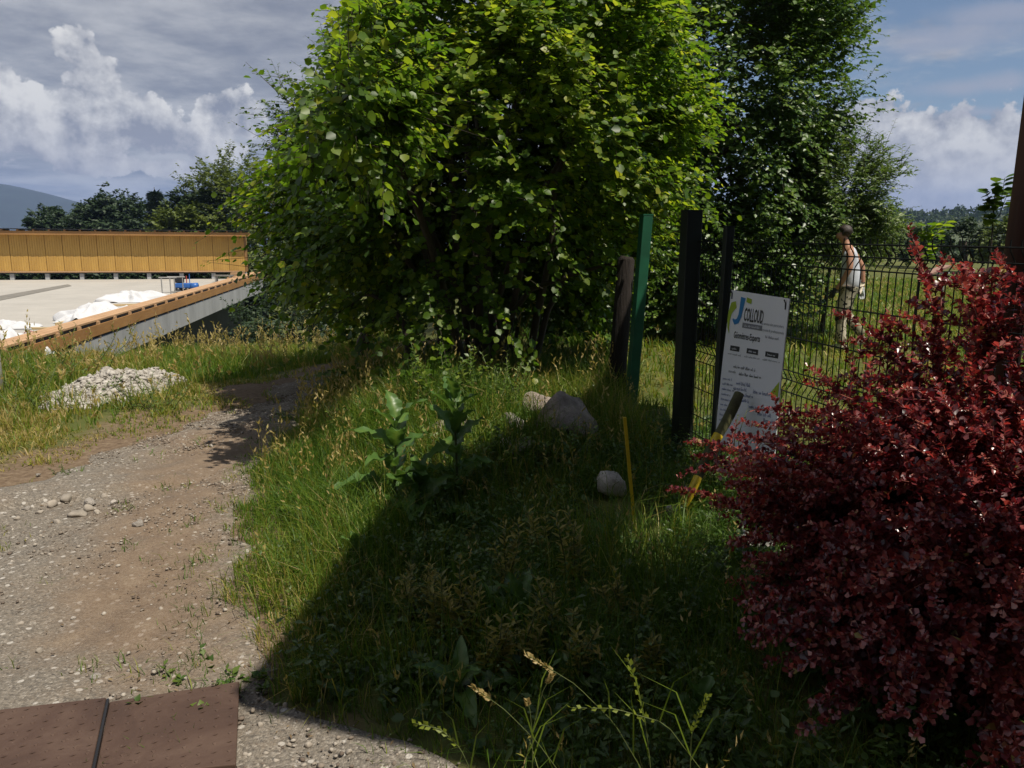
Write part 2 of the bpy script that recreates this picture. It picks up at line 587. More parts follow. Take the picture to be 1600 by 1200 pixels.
def mat_path():
    m, N, L = nodes_of('gravel_track')
    tc = N.new('ShaderNodeTexCoord').outputs['Object']
    a = N.new('ShaderNodeAttribute'); a.attribute_name = 'dirt'
    big = noise_of(N, L, tc, 1.1, 5, 0.6, 0.5)
    mid = noise_of(N, L, tc, 7, 6, 0.65)
    fine = noise_of(N, L, tc, 70, 5, 0.7)
    v = N.new('ShaderNodeTexVoronoi'); v.inputs['Scale'].default_value = 120
    L.new(tc, v.inputs['Vector'])
    vv = N.new('ShaderNodeTexVoronoi'); vv.inputs['Scale'].default_value = 34
    L.new(tc, vv.inputs['Vector'])
    sepc = N.new('ShaderNodeSeparateColor'); L.new(v.outputs['Color'], sepc.inputs[0])
    grav = ramp_of(N, L, sepc.outputs[0], [(0, (.095, .085, .075)), (.45, (.175, .155, .13)), (.85, (.245, .215, .18)), (1, (.36, .325, .28))])
    grav = mixc(N, L, mapr(N, L, fine, .35, .7, 0, .6), grav, (.18, .152, .12))
    sep2 = N.new('ShaderNodeSeparateColor'); L.new(vv.outputs['Color'], sep2.inputs[0])
    chip = mapr(N, L, sep2.outputs[1], .86, .90)
    chipm = N.new('ShaderNodeMath'); chipm.operation = 'MULTIPLY'
    L.new(chip, chipm.inputs[0]); L.new(mapr(N, L, vv.outputs['Distance'], .45, .30), chipm.inputs[1])
    grav = mixc(N, L, chipm.outputs[0], grav, (.44, .41, .37))
    dirt = ramp_of(N, L, mid, [(.28, (.115, .072, .045)), (.5, (.18, .118, .074)), (.75, (.25, .18, .12))])
    dirt = mixc(N, L, mapr(N, L, fine, .45, .75, 0, .7), dirt, (.25, .195, .14))
    dirt = mixc(N, L, .28, dirt, grav)
    s = N.new('ShaderNodeMath'); s.operation = 'ADD'
    L.new(a.outputs['Fac'], s.inputs[0])
    s2 = N.new('ShaderNodeMath'); s2.operation = 'MULTIPLY_ADD'
    L.new(big, s2.inputs[0]); s2.inputs[1].default_value = 1.6; s2.inputs[2].default_value = -0.8
    L.new(s2.outputs[0], s.inputs[1])
    s3 = N.new('ShaderNodeMath'); s3.operation = 'MULTIPLY_ADD'
    L.new(mid, s3.inputs[0]); s3.inputs[1].default_value = 0.7; L.new(s.outputs[0], s3.inputs[2])
    s4 = N.new('ShaderNodeMath'); s4.operation = 'MULTIPLY_ADD'
    L.new(fine, s4.inputs[0]); s4.inputs[1].default_value = .9; L.new(s3.outputs[0], s4.inputs[2])
    color = mixc(N, L, mapr(N, L, s4.outputs[0], .75, 1.75), grav, dirt)
    h = N.new('ShaderNodeMath'); h.operation = 'MULTIPLY_ADD'
    L.new(v.outputs['Distance'], h.inputs[0]); h.inputs[1].default_value = -0.8
    L.new(fine, h.inputs[2])
    out_principled(N, L, color, 0.95, 0, h.outputs[0], 0.55, 0.012, 0.2)
    return m


def mat_rust():
    m, N, L = nodes_of('rusty_steel')
    tc = N.new('ShaderNodeTexCoord').outputs['Object']
    a = noise_of(N, L, tc, 3, 8, 0.7, 0.5)
    b = noise_of(N, L, tc, 40, 6, 0.7)
    c = ramp_of(N, L, a, [(.3, (.045, .024, .017)), (.5, (.072, .040, .028)), (.72, (.115, .072, .052))])
    c = mixc(N, L, mapr(N, L, b, .62, .8, 0, .7), c, (.24, .18, .14))
    c = mixc(N, L, mapr(N, L, b, .42, .25, 0, .7), c, (.05, .025, .018))
    out_principled(N, L, c, 0.75, 0.1, b, 0.35, 0.004)
    return m


M['ground'] = mat_ground()
M['path'] = mat_path()
M['rust'] = mat_rust()
M['mountain'] = simple('mountain_forest', (.014, .024, .018), 0.95, 0.35, 0.02, 0.3)
M['hill'] = simple('hill_meadow', (.06, .075, .025), 0.95, 0.4, 0.02, 0.2)

# ------------------------------------------------------------------ terrain
PR = np.array([(0, .4), (1.8, .12), (2.1, -.15), (2.35, -.6), (2.5, -.85), (2.83, -1.03), (3.41, -1.30), (4.27, -1.55), (5, -1.70), (5.8, -1.78), (6.7, -1.83), (8, -1.95), (10, -1.4), (12, -.4)])
PL = np.array([(0, -4.2), (3.6, -3.9), (4.27, -3.15), (5, -3.05), (6, -2.84), (7.5, -2.42), (8.3, -2.55), (10, -2.3), (12, -1.2)])


def xr(y):
    return np.interp(y, PR[:, 0], PR[:, 1]) + .05 * np.sin(y * 7.3) + .03 * np.sin(y * 17.1 + 1)


def xl(y):
    return np.interp(y, PL[:, 0], PL[:, 1]) + .07 * np.sin(y * 5.1 + 2) + .04 * np.sin(y * 13.7)


def gz(x, y):
    x = np.asarray(x, dtype=float); y = np.asarray(y, dtype=float)
    z = .20 * np.exp(-(((x + .15) / .85) ** 2 + ((y - 5.9) / 1.1) ** 2))
    z = z + .07 * np.exp(-(((x + .55) / .45) ** 2 + ((y - 4.0) / 1.2) ** 2))
    Lf = 1 - sm(-4.0, -.8, x)
    z = z - Lf * .125 * np.clip(y - 7.8, 0, 14)
    z = z - (1 - sm(-8, 2, x)) * sm(26, 70, y) * 4.5
    z = z - (1 - sm(-9.2, -7.2, x)) * sm(11.0, 14.5, y) * (1 - sm(48, 60, y)) * 1.2
    near = np.exp(-((x ** 2 + (y - 5) ** 2) / 900.0))
    z = z + near * (.018 * np.sin(2.1 * x + 1.3 * y) * np.sin(1.7 * y - .9 * x) + .012 * np.sin(4.7 * x - 2.2 * y + 1))
    far = np.sqrt(x ** 2 + y ** 2)
    z = z - sm(150, 900, far) * 30 * (1 - sm(-.2, .35, x / np.maximum(far, 1)))
    return z


def gpt(px, py, it=8):
    z = 0.0
    for _ in range(it):
        p = at_z(px, py, z)
        z = float(gz(p.x, p.y))
    return Vector((p.x, p.y, z))


def build_ground():
    n = 240
    u = np.linspace(-1, 1, n)
    s = 2.0 * np.sinh(u * 7.6)
    X, Y = np.meshgrid(s, s + 5.0, indexing='ij')
    Z = gz(X, Y)
    # dig the ground a little below the track sheet
    inside = (X > xl(Y) + .1) & (X < xr(Y) - .1) & (Y > -1) & (Y < 11)
    Z = Z - inside * .02
    d = np.minimum(np.abs(X - xl(Y)), np.abs(X - xr(Y)))
    dirt = np.where(inside, 1.0, np.clip(1 - d / 1.1, 0, 1))
    dirt = dirt * (Y < 12) * (Y > -3) * np.where(X > xr(Y), .75, 1.0)
    shade = ((X > -.9) & (X < 2.0) & (Y > .5) & (Y < 6.5))
    dirt = np.where(shade, dirt * .5, dirt)  # less pale dirt in the shaded zone, so its ground reads darker
    V = np.stack([X, Y, Z], -1).reshape(-1, 3)
    i, j = np.meshgrid(np.arange(n - 1), np.arange(n - 1), indexing='ij')
    a = (i * n + j).ravel()
    F = np.stack([a, a + n, a + n + 1, a + 1], 1)
    mesh_np('ground', V, F, M['ground'], smooth=True, kind='structure', attrs={'dirt': dirt.ravel()})


def build_path():
    ny, nx = 260, 110
    ys = np.linspace(-.5, 11.5, ny)
    t = np.linspace(0, 1, nx)
    Y = np.repeat(ys[:, None], nx, 1)
    X = xl(ys)[:, None] * (1 - t) + xr(ys)[:, None] * t
    e = np.minimum(t, 1 - t)[None, :] * (xr(ys) - xl(ys))[:, None]
    Z = gz(X, Y) + .010 - .03 * (e < .02)
    Z = Z + .008 * np.sin(9 * X + 3 * Y) * np.sin(7 * Y - 4 * X) + .006 * np.sin(23 * X + 5 * Y) * np.sin(19 * Y)
    # small eroded step that crosses the track on the left
    step = (Y - (4.25 + (X + 2.9) * .75))
    Z = Z + .035 * sm(-.02, .03, step) * (1 - sm(.2, .9, step)) * (1 - sm(-2.3, -1.9, X))
    # dirt band down the right half of the track
    c = .62 * xr(Y) + .38 * xl(Y)
    dirt = np.exp(-((X - (xr(Y) - .42)) / .46) ** 2) * sm(2.1, 3.0, Y) * (1 - sm(5.6, 6.8, Y)) * .9
    dirt = dirt + .25 * sm(4.8, 6.5, Y) * (1 - t)[None, :]
    V = np.stack([X, Y, Z], -1).reshape(-1, 3)
    i, j = np.meshgrid(np.arange(ny - 1), np.arange(nx - 1), indexing='ij')
    a = (i * nx + j).ravel()
    F = np.stack([a, a + 1, a + nx + 1, a + nx], 1)
    mesh_np('gravel_path', V, F, M['path'], smooth=True, kind='structure', attrs={'dirt': dirt.ravel()})


def ridge(name, pts, y, depth, base, mat, seed, rough):
    """a hill that stands at distance y: skyline given as (x, height) points"""
    r = np.random.default_rng(seed)
    n, k = 160, 24
    xs = np.linspace(pts[0][0], pts[-1][0], n)
    hs = np.interp(xs, [p[0] for p in pts], [p[1] for p in pts])
    for f in (3, 7, 15, 31, 63):
        hs = hs + rough / f * 3 * np.sin(xs / (pts[-1][0] - pts[0][0]) * 2 * math.pi * f + r.uniform(0, 6))
    t = np.linspace(-1, 1, k)
    prof = np.cos(t * math.pi / 2) ** 1.3
    X = np.repeat(xs[:, None], k, 1)
    Y = y + depth * t[None, :] + 0 * X
    Z = base + (hs - base)[:, None] * prof[None, :]
    amp = .06 * (hs - base)[:, None] * prof[None, :] * (1 - prof[None, :]) * 4
    Z = Z + amp * np.sin(X / depth * 9 + 3 * np.sin(Y / depth * 4)) * .6
    V = np.stack([X, Y, Z], -1).reshape(-1, 3)
    i, j = np.meshgrid(np.arange(n - 1), np.arange(k - 1), indexing='ij')
    a = (i * k + j).ravel()
    F = np.stack([a, a + k, a + k + 1, a + 1], 1)
    return mesh_np(name, V, F, mat, smooth=True, kind='structure')


build_ground()
build_path()


def hp(px, py, y):
    p = at_y(px, py, y)
    return (p.x, p.z)


ridge('mountain', [hp(-700, 300, 2200), hp(-400, 255, 2200), hp(-150, 268, 2200), hp(0, 287, 2200), hp(60, 300, 2200), hp(125, 320, 2200), hp(200, 345, 2200), hp(280, 372, 2200), hp(420, 390, 2200)],
      2200, 500, -60, M['mountain'], 3, 2.0)
ridge('mountain', [hp(150, 380, 3000), hp(215, 322, 3000), hp(260, 303, 3000), hp(300, 300, 3000), hp(400, 296, 3000), hp(600, 300, 3000), hp(800, 330, 3000), hp(1000, 380, 3000)],
      3000, 450, -60, M['mountain'], 8, 2.0)
ridge('hill', [hp(1000, 372, 420), hp(1200, 345, 420), hp(1320, 338, 420), hp(1400, 343, 420), hp(1460, 346, 420), hp(1520, 336, 420), hp(1700, 338, 420), hp(1950, 360, 420)],
      420, 110, -6, M['hill'], 5, 0.5)

# ------------------------------------------------------------------ leaves
# templates: x across, y along, z up
LEAF_ROUND = (np.array([(0, 0, 0), (-.42, .28, .07), (-.43, .66, .05), (0, 1.05, -.08), (.43, .66, .05), (.42, .28, .07), (0, .5, -.02)]),
              np.array([(0, 6, 1), (1, 6, 2), (2, 6, 3), (3, 6, 4), (4, 6, 5), (5, 6, 0)]))
LEAF_DIAMOND = (np.array([(0, 0, 0), (-.36, .45, .08), (0, 1, -.06), (.36, .45, .08)]), np.array([(0, 2, 1), (0, 3, 2)]))
LEAF_NARROW = (np.array([(0, 0, 0), (-.17, .4, .04), (0, 1, -.08), (.17, .4, .04)]), np.array([(0, 2, 1), (0, 3, 2)]))
LEAF_OBOVATE = (np.array([(0, 0, 0), (-.22, .45, .03), (-.36, .74, .05), (0, 1.0, .0), (.36, .74, .05), (.22, .45, .03), (0, .6, -.03)]),
                np.array([(0, 6, 1), (1, 6, 2), (2, 6, 3), (3, 6, 4), (4, 6, 5), (5, 6, 0)]))


def inst(T, pos, fwd, up, scale):
    tv, tf = T
    f = norm(fwd)
    r = norm(np.cross(f, up))
    n = np.cross(r, f)
    s = scale[:, None, None]
    V = pos[:, None, :] + s * (tv[None, :, 0, None] * r[:, None, :] + tv[None, :, 1, None] * f[:, None, :] + tv[None, :, 2, None] * n[:, None, :])
    F = tf[None] + (np.arange(len(pos)) * len(tv))[:, None, None]
    return V.reshape(-1, 3), F.reshape(-1, tf.shape[1])


def twig_mesh(a, b, r):
    """3-sided prisms from a to b"""
    n = len(a)
    d = norm(b - a)
    s = norm(np.cross(d, np.array([.3, .2, .93])))
    t = np.cross(d, s)
    ring = []
    for k in range(3):
        an = 2 * math.pi * k / 3
        ring.append((s * math.cos(an) + t * math.sin(an)) * r[:, None])
    V = np.stack([a + ring[0], a + ring[1], a + ring[2], b + .4 * ring[0], b + .4 * ring[1], b + .4 * ring[2]], 1)
    tf = np.array([(0, 1, 4), (0, 4, 3), (1, 2, 5), (1, 5, 4), (2, 0, 3), (2, 3, 5)])
    F = tf[None] + (np.arange(n) * 6)[:, None, None]
    return V.reshape(-1, 3), F.reshape(-1, 3)


def in_frame(P):
    A = (np.asarray(P) - np.array(EYE)) @ np.array(CAMR)
    d = -A[:, 2]
    u = A[:, 0] / np.maximum(d, .01)
    v = A[:, 1] / np.maximum(d, .01)
    return (d > .2) & (np.abs(u) < .667) & (np.abs(v) < .5), d


def split_leaves(parent, T, L, mat, n_single, leaf_name='leaf', fol_name='foliage', variants=6):
    """the n_single nearest leaves in view become leaf objects sharing a few meshes, the rest one mesh"""
    pos, fwd, up, size, tint = L
    keep = np.ones(len(pos), bool)
    if n_single:
        vis, d = in_frame(pos)
        score = np.where(vis, size / d, -1)
        idx = np.argsort(-score)[:n_single]
        keep[idx] = False
        metas = []
        for k in range(variants):
            tv, tf = T
            me = mesh_np(leaf_name, tv * (1 + .08 * np.random.default_rng(k).normal(size=tv.shape)), tf, mat,
                         tint=np.full(len(tv), .30 + .6 * k / (variants - 1)), link=False)
            metas.append(me)
        f = norm(fwd[idx]); r = norm(np.cross(f, up[idx])); n = np.cross(r, f)
        inv = parent.matrix_basis.inverted()
        for q, i in enumerate(idx):
            me = metas[int(np.clip((tint[i] - .3) / .6, 0, .999) * variants)]
            o = bpy.data.objects.new(leaf_name, me)
            COL.objects.link(o)
            o.parent = parent
            o.matrix_parent_inverse = inv
            s = size[i]
            o.matrix_basis = Matrix(((r[q, 0] * s, f[q, 0] * s, n[q, 0] * s, pos[i, 0]),
                                     (r[q, 1] * s, f[q, 1] * s, n[q, 1] * s, pos[i, 1]),
                                     (r[q, 2] * s, f[q, 2] * s, n[q, 2] * s, pos[i, 2]), (0, 0, 0, 1)))
    V, F = inst(T, pos[keep], fwd[keep], up[keep], size[keep])
    return mesh_np(fol_name, V, F, mat, parent, tint=np.repeat(tint[keep], len(T[0])), kind='stuff')


def crown(seed, c, rad, nb, ntw, nlf, tw_len, lf, zlo=.05, umin=-.55, lump=.14, upb=.35, droop=.25, inner=.35, tip=(.82, 1.06), spread=.10, tshift=0.0, upo=.75, fdz=-.38, cull=None, shoots=.03):
    r = np.random.default_rng(seed)
    c = np.array(c, float); rad = np.array(rad, float)
    u = norm(r.normal(size=(nb * 3, 3)))
    u = u[u[:, 2] > umin][:nb]
    nb = len(u)
    ph = r.uniform(0, 6, 6)
    Rm = 1 + lump * (np.sin(3.1 * u[:, 0] * 2 + ph[0]) + np.sin(2.7 * u[:, 1] * 2 + ph[1]) + np.sin(3.3 * u[:, 2] * 2 + ph[2])) * .7
    T = c + rad * u * (Rm * r.uniform(tip[0], tip[1], nb))[:, None]
    S = c + rad * u * .18 - np.array([0, 0, .35 * rad[2]])
    k = ntw
    t = inner + (1 - inner) * r.uniform(0, 1, (nb, k)) ** .6
    base = S[:, None, :] * (1 - t)[..., None] + T[:, None, :] * t[..., None]
    base = base + np.array([0, 0, 1.0]) * (.18 * rad[2] * np.sin(t * math.pi))[..., None]
    base = base + r.normal(size=base.shape) * spread * rad * (1.15 - .5 * t)[..., None]
    base = base.reshape(-1, 3)
    bt = np.repeat(r.uniform(-.22, .22, nb), k)
    out = norm((base - c) / rad)
    d = norm(out * .75 + np.array([0, 0, upb]) + r.normal(size=base.shape) * .45)
    ln = tw_len * r.uniform(.5, 1.25, len(base)) * np.where(r.uniform(0, 1, len(base)) < shoots, 2.1, 1.0)
    ok = base[:, 2] > zlo
    if cull is not None:
        ok &= r.uniform(0, 1, len(base)) < cull(base)
    base, d, ln, bt, out = base[ok], d[ok], ln[ok], bt[ok], out[ok]
    n = len(base)
    q = (np.arange(nlf) + .6) / nlf
    pos = base[:, None, :] + d[:, None, :] * (ln[:, None] * q[None, :])[..., None]
    pos[..., 2] -= (q[None, :] ** 2) * droop * ln[:, None]
    sd = norm(np.cross(d, np.array([0, 0, 1.0])))
    sgn = np.where(np.arange(nlf) % 2 == 0, 1.0, -1.0)
    fwd = d[:, None, :] * .55 + sd[:, None, :] * sgn[None, :, None] * .85 + np.array([0, 0, fdz]) + out[:, None, :] * .25 + r.normal(size=(n, nlf, 3)) * .28
    up = np.array([0, 0, .8]) + out[:, None, :] * upo + r.normal(size=(n, nlf, 3)) * .34
    size = lf * (.30 + .85 * r.uniform(0, 1, (n, nlf)) ** .8) * (1 - .25 * q[None, :])
    tint = np.clip(.48 + tshift + bt[:, None] + r.normal(size=(n, nlf)) * .2, 0, 1)
    L = (pos.reshape(-1, 3), norm(fwd.reshape(-1, 3)), norm(up.reshape(-1, 3)), size.ravel(), tint.ravel())
    tw = (base, base + d * ln[:, None] * .95 - np.array([0, 0, 1.0]) * (droop * .8 * ln)[:, None])
    return L, tw, (S, T)


def bend(a, b, k=6, sag=0.0, jit=0.0, r=None):
    a, b = Vector(a), Vector(b)
    pts = []
    for i in range(k + 1):
        t = i / k
        p = a.lerp(b, t) + Vector((0, 0, sag * math.sin(t * math.pi)))
        if r is not None and 0 < i < k:
            p += Vector(r.normal(size=3) * jit)
        pts.append(p)
    return pts


def make_tree(name, label, cat, seed, base, c, rad, mat, T, nb, ntw, nlf, tw_len, lf, trunk_r=.12, stems=1, n_single=0, limbs=8, group=None, twig_r=.004, bark='bark', **kw):
    root = thing(name, label, cat, base, group)
    L, tw, (S, Tp) = crown(seed, c, rad, nb, ntw, nlf, tw_len, lf, **kw)
    split_leaves(root, T, L, M[mat], n_single)
    if twig_r:
        V, F = twig_mesh(tw[0], tw[1], np.full(len(tw[0]), twig_r))
        mesh_np('twigs', V, F, M['twig'], root, kind='stuff')
    r = np.random.default_rng(seed + 100)
    c = Vector(c); b = Vector(base)
    if stems == 1:
        top = c + Vector((0, 0, .15 * rad[2]))
        MB().tube(bend(b - Vector((0, 0, .15)), top, 7, 0, trunk_r * .5, r), [trunk_r * (1 - .1 * i) for i in range(8)], 8).build('trunk', M[bark], root, True)
    for i in range(limbs if stems == 1 else stems):
        j = int(r.integers(len(Tp)))
        e = Vector(S[j]).lerp(Vector(Tp[j]), .9 if stems == 1 else .66)
        if stems == 1:
            a = b.lerp(c, r.uniform(.55, 1.0))
            MB().tube(bend(a, e, 5, .05 * rad[2], .03 * rad[2], r), [trunk_r * .38 * (1 - .16 * q) for q in range(6)], 5).build('limb', M[bark], root, True)
        else:
            a = b + Vector((r.normal() * .22, r.normal() * .22, -.1))
            MB().tube(bend(a, e, 6, .16 * rad[2], .04, r), [trunk_r * (1 - .13 * q) for q in range(7)], 6).build('stem', M[bark], root, True)
    return root


# big hazel beside the gap in the fence
def hazel_cull(b):
    x, y, z = b[:, 0], b[:, 1], b[:, 2]
    k = np.ones(len(b))
    low = (1 - sm(.8, 1.9, z)) * (1 - sm(8.2, 8.8, y)) * sm(-2.1, -1.2, x)
    k = k * (1 - .55 * low)
    zz = [.2, .6, 1.0, 1.4, 1.9, 2.4, 2.85, 3.3, 3.8, 5.5]
    q = y / 8.0
    zq = 1.6 + (z - 1.6) / q
    xl_ = np.interp(zq, zz, [-1.85, -2.05, -2.5, -2.85, -2.8, -2.4, -2.08, -1.78, -1.62, -1.1]) * q
    xr_ = np.interp(zq, zz, [1.0, 1.0, 1.05, 1.35, 1.95, 2.05, 1.95, 1.75, 1.55, 1.1]) * q
    k = k * np.clip((x - xl_) / .45, 0, 1) * np.clip((xr_ - x) / .4, 0, 1)
    k = k * np.where((x > .45) & (y < 7.1) & (z < 2.0), .09, 1.0)
    return k


hz = Vector((-.35, 8.0, 0))
hazel = make_tree('hazel_bush', 'tall broad hazel bush with round bright green leaves overhanging the gravel track', 'bush', 11,
          (hz.x, hz.y, float(gz(hz.x, hz.y))), (-.38, 8.0, 2.3), (2.5, 1.95, 3.2), 'hazel', LEAF_ROUND,
          330, 33, 11, .38, .084, .045, 14, 300, zlo=.28, umin=-.6, lump=.10, droop=.35, tip=(.84, 1.04), inner=.45, spread=.06, cull=hazel_cull, shoots=.06)
# a bough of the same bush that hangs forward over the track
_L, _tw, _ = crown(13, (-1.15, 5.15, 2.5), (.5, .6, .75), 34, 24, 9, .36, .080, 1.2, umin=-.9, cull=hazel_cull, inner=.1)
split_leaves(hazel, LEAF_ROUND, _L, M['hazel'], 0)
_V, _F = twig_mesh(_tw[0], _tw[1], np.full(len(_tw[0]), .004))
mesh_np('twigs', _V, _F, M['twig'], hazel, kind='stuff')
MB().tube(bend((-.45, 7.7, .1), (-1.15, 5.2, 2.6), 8, .5), [.045, .042, .038, .034, .03, .025, .02, .014, .008], 7).build('stem', M['bark'], hazel, True)
make_tree('hazel_thicket', 'dark dense thicket in the shade behind the foot of the hazel bush', 'bush', 12,
          (-.2, 10.0, 0), (-.3, 10.0, 1.7), (2.15, .8, 2.4), 'maple', LEAF_DIAMOND, 240, 28, 9, .36, .11, .03, 5, zlo=-.2, umin=-.6, lump=.08, inner=.3)

make_tree('maple_tree', 'tall dark leafy tree rising behind the fence right of the hazel', 'tree', 21,
          (3.1, 13.2, 0), (3.0, 13.1, 3.7), (2.55, 1.9, 3.9), 'maple', LEAF_DIAMOND, 400, 36, 10, .42, .108, .13, 1, 0, 10, zlo=.15, umin=-.9, lump=.12, inner=.4, spread=.075)
make_tree('maple_tree', 'dark tree showing along the upper left edge of the hazel bush', 'tree', 22,
          (-2.2, 11.6, -.3), (-1.95, 11.3, 2.3), (1.35, 1.3, 1.9), 'maple', LEAF_DIAMOND, 100, 30, 9, .42, .085, .11, 1, 0, 8, zlo=.2, umin=-.75, lump=.12, inner=.4)
make_tree('ash_sapling', 'pale green ash sapling at the right foot of the dark tree', 'tree', 23,
          (5.1, 12.6, 0), (5.15, 12.5, 2.0), (.85, .7, 1.2), 'ash', LEAF_NARROW, 90, 24, 11, .34, .105, .04, 1, 0, 6, zlo=.35, umin=-.7, lump=.15, inner=.3)

make_tree('dark_thicket', 'dark shrubs crowding the foot of the tall tree behind the wire fence', 'bush', 24,
          (2.9, 12.0, 0), (2.85, 12.1, .9), (2.0, .75, 1.15), 'maple', LEAF_DIAMOND, 120, 24, 9, .34, .10, .03, 4, zlo=.0, umin=-.6, lump=.1, inner=.3)

# ------------------------------------------------------------------ trees behind the building and field
G1 = 'trees behind the timber wall'


def far_tree(name, label, px, top, w, y, base_z, mat, seed, nb=60, ntw=16, lf=None, kind='round', group=None):
    p = at_y(px, top, y)
    wr = w / 1200.0 * y / 2
    h = p.z - base_z
    lf = lf or max(.12, y * .0055)
    if kind == 'round':
        if group == G1 and p.z > 2.6:
            rz = (p.z - 1.0) * .88
            return make_tree(name, label, 'tree', seed, (p.x, y, base_z), (p.x, y, 1.0), (wr * 1.05, wr * .9, rz), mat, LEAF_DIAMOND, nb, ntw, 7, wr * .16, lf, .1 + h * .015, 1, 0, 5, spread=.075,
                             group=group, twig_r=0, zlo=base_z + .2, umin=-.5, lump=.13, inner=.35)
        c = (p.x, y, p.z - h * .5)
        return make_tree(name, label, 'tree', seed, (p.x, y, base_z), c, (wr * .95, wr * .9, h * .42), mat, LEAF_DIAMOND, nb, ntw, 7, wr * .2, lf, .1 + h * .015, 1, 0, 5, spread=.075,
                         group=group, twig_r=0, zlo=base_z + .2, umin=-.85, lump=.16, inner=.35)
    root = thing(name, label, 'tree', (p.x, y, base_z), group)
    r = np.random.default_rng(seed)
    n = 15000
    t = r.uniform(0, 1, n) ** .75
    tier = np.floor(t * 11) / 11 + r.uniform(0, .05, n)
    an = np.floor(r.uniform(0, 9, n)) * .698 + tier * 7 + r.normal(0, .16, n)
    rr = wr * (1.02 - .93 * tier) * (r.uniform(.1, 1, n) ** .7) * (1 + .15 * np.sin(an * 3))
    z = base_z + h * (.18 + .82 * tier) - rr * .22
    pos = np.stack([p.x + rr * np.cos(an), y + rr * np.sin(an), z], 1)
    out = np.stack([np.cos(an), np.sin(an), np.full(n, -.15)], 1)
    V, F = inst(LEAF_NARROW, pos, out + r.normal(size=(n, 3)) * .3, np.tile(np.array([0, 0, 1.0]), (n, 1)) + r.normal(size=(n, 3)) * .2, lf * 1.5 * r.uniform(.6, 1.2, n))
    mesh_np('foliage', V, F, M[mat], root, tint=np.repeat(r.uniform(0, 1, n), 4), kind='stuff')
    MB().tube([(p.x, y, base_z), (p.x, y, p.z + .1)], [.16, .02], 6).build('trunk', M['bark'], root, True)
    return root


far_tree('oak_tree', 'dark round tree behind the left part of the timber wall', 100, 318, 95, 78, -7, 'far_dark', 31, 110, 22, group=G1)
far_tree('oak_tree', 'broad dark tree behind the timber wall left of the conifer', 168, 300, 115, 72, -7, 'far_dark', 32, 140, 24, group=G1)
far_tree('oak_tree', 'slim ragged tree top poking above the broad dark tree', 170, 282, 30, 75, -5, 'far_dark', 36, 26, 10, group=G1)
far_tree('spruce_tree', 'dark pointed conifer behind the timber wall', 241, 294, 52, 66, -6, 'conifer', 33, kind='conifer', group=G1)
far_tree('oak_tree', 'low dark tree at the left end of the tree row behind the wall', 70, 335, 60, 74, -7, 'far_dark', 41, 60, 18, group=G1)
far_tree('oak_tree', 'green tree between the conifer and the round tree', 268, 315, 70, 60, -6, 'far_olive', 42, 70, 18, group=G1)
far_tree('oak_tree', 'low green tree just left of the dark conifer', 212, 322, 60, 69, -6, 'far_dark', 37, 50, 16, group=G1)
far_tree('oak_tree', 'round green tree right of the dark conifer', 303, 278, 92, 50, -4.5, 'far_dark', 34, 130, 24, group=G1)
far_tree('willow_bush', 'yellowish green bush below the round tree above the wall end', 285, 318, 110, 48, -4.5, 'far_olive', 35, 80, 20, group=G1)
far_tree('willow_bush', 'feathery olive tree between the wall end and the hazel bush', 345, 222, 150, 52, -4.5, 'far_olive', 38, 120, 26, lf=.26, group=G1)
far_tree('willow_bush', 'olive tree behind the right end of the timber wall', 405, 232, 170, 50, -4.5, 'far_olive', 39, 120, 26, lf=.26, group=G1)
far_tree('willow_bush', 'dark bush in the hollow under the end of the concrete beam', 450, 425, 190, 23, -2.8, 'far_dark', 40, 80, 22, lf=.13, group=G1)

make_tree('hedge', 'dark hedge seen through the gap under the timber wall', 'hedge', 45, (-25, 47.5, -5), (-25.5, 47.5, -2.4), (13, 1.3, 1.9), 'far_dark', LEAF_DIAMOND, 260, 26, 7, .5, .34, .1, 4, group=None, twig_r=0, zlo=-5, umin=-.6)

G2 = 'shrubs across the field'
for i, (px, top, w, y, mt, lb) in enumerate([
        (1395, 342, 90, 46, 'far_olive', 'bright shrub across the field right of the man'),
        (1345, 352, 70, 40, 'far_olive', 'low yellowish shrub across the field behind the man'),
        (1450, 355, 80, 43, 'far_dark', 'dark low shrub across the field under the vine sprig'),
        (1515, 334, 100, 38, 'far_dark', 'brownish green shrub across the field left of the brown pole'),
        (1575, 338, 80, 36, 'far_olive', 'olive shrub partly hidden by the brown pole'),
        (1640, 330, 120, 40, 'far_dark', 'shrub across the field beyond the right edge'),
        (1270, 350, 110, 44, 'far_dark', 'dark shrub across the field behind the ash sapling')]):
    far_tree('field_shrub', lb, px, top, w, y, 0, mt, 60 + i, 50, 14, group=G2)


def far_wood():
    r = np.random.default_rng(5)
    n = 260
    px = r.uniform(1180, 1760, n)
    sky = np.interp(px, [1180, 1320, 1350, 1400, 1430, 1460, 1500, 1520, 1560, 1600, 1760], [340, 322, 320, 325, 328, 331, 321, 317, 321, 322, 330])
    Ps, S, Tn = [], [], []
    for k in range(n):
        y = 400 + r.uniform(-40, 40)
        p = at_y(px[k], sky[k] + r.uniform(0, 16), y)
        m = 46
        q = norm(r.normal(size=(m, 3))) * np.array([3.6, 3.6, 3.2]) * r.uniform(.5, 1, (m, 1))
        Ps.append(np.array([p.x, p.y, p.z - 2.5]) + q)
        S.append(r.uniform(1.2, 2.6, m)); Tn.append(np.full(m, r.uniform(0, 1)))
    P = np.concatenate(Ps); s = np.concatenate(S); t = np.concatenate(Tn)
    V, F = inst(LEAF_DIAMOND, P, r.normal(size=P.shape), r.normal(size=P.shape), s)
    mesh_np('distant_wood', V, F, M['far_dark'], tint=np.repeat(t, 4), kind='stuff')


far_wood()

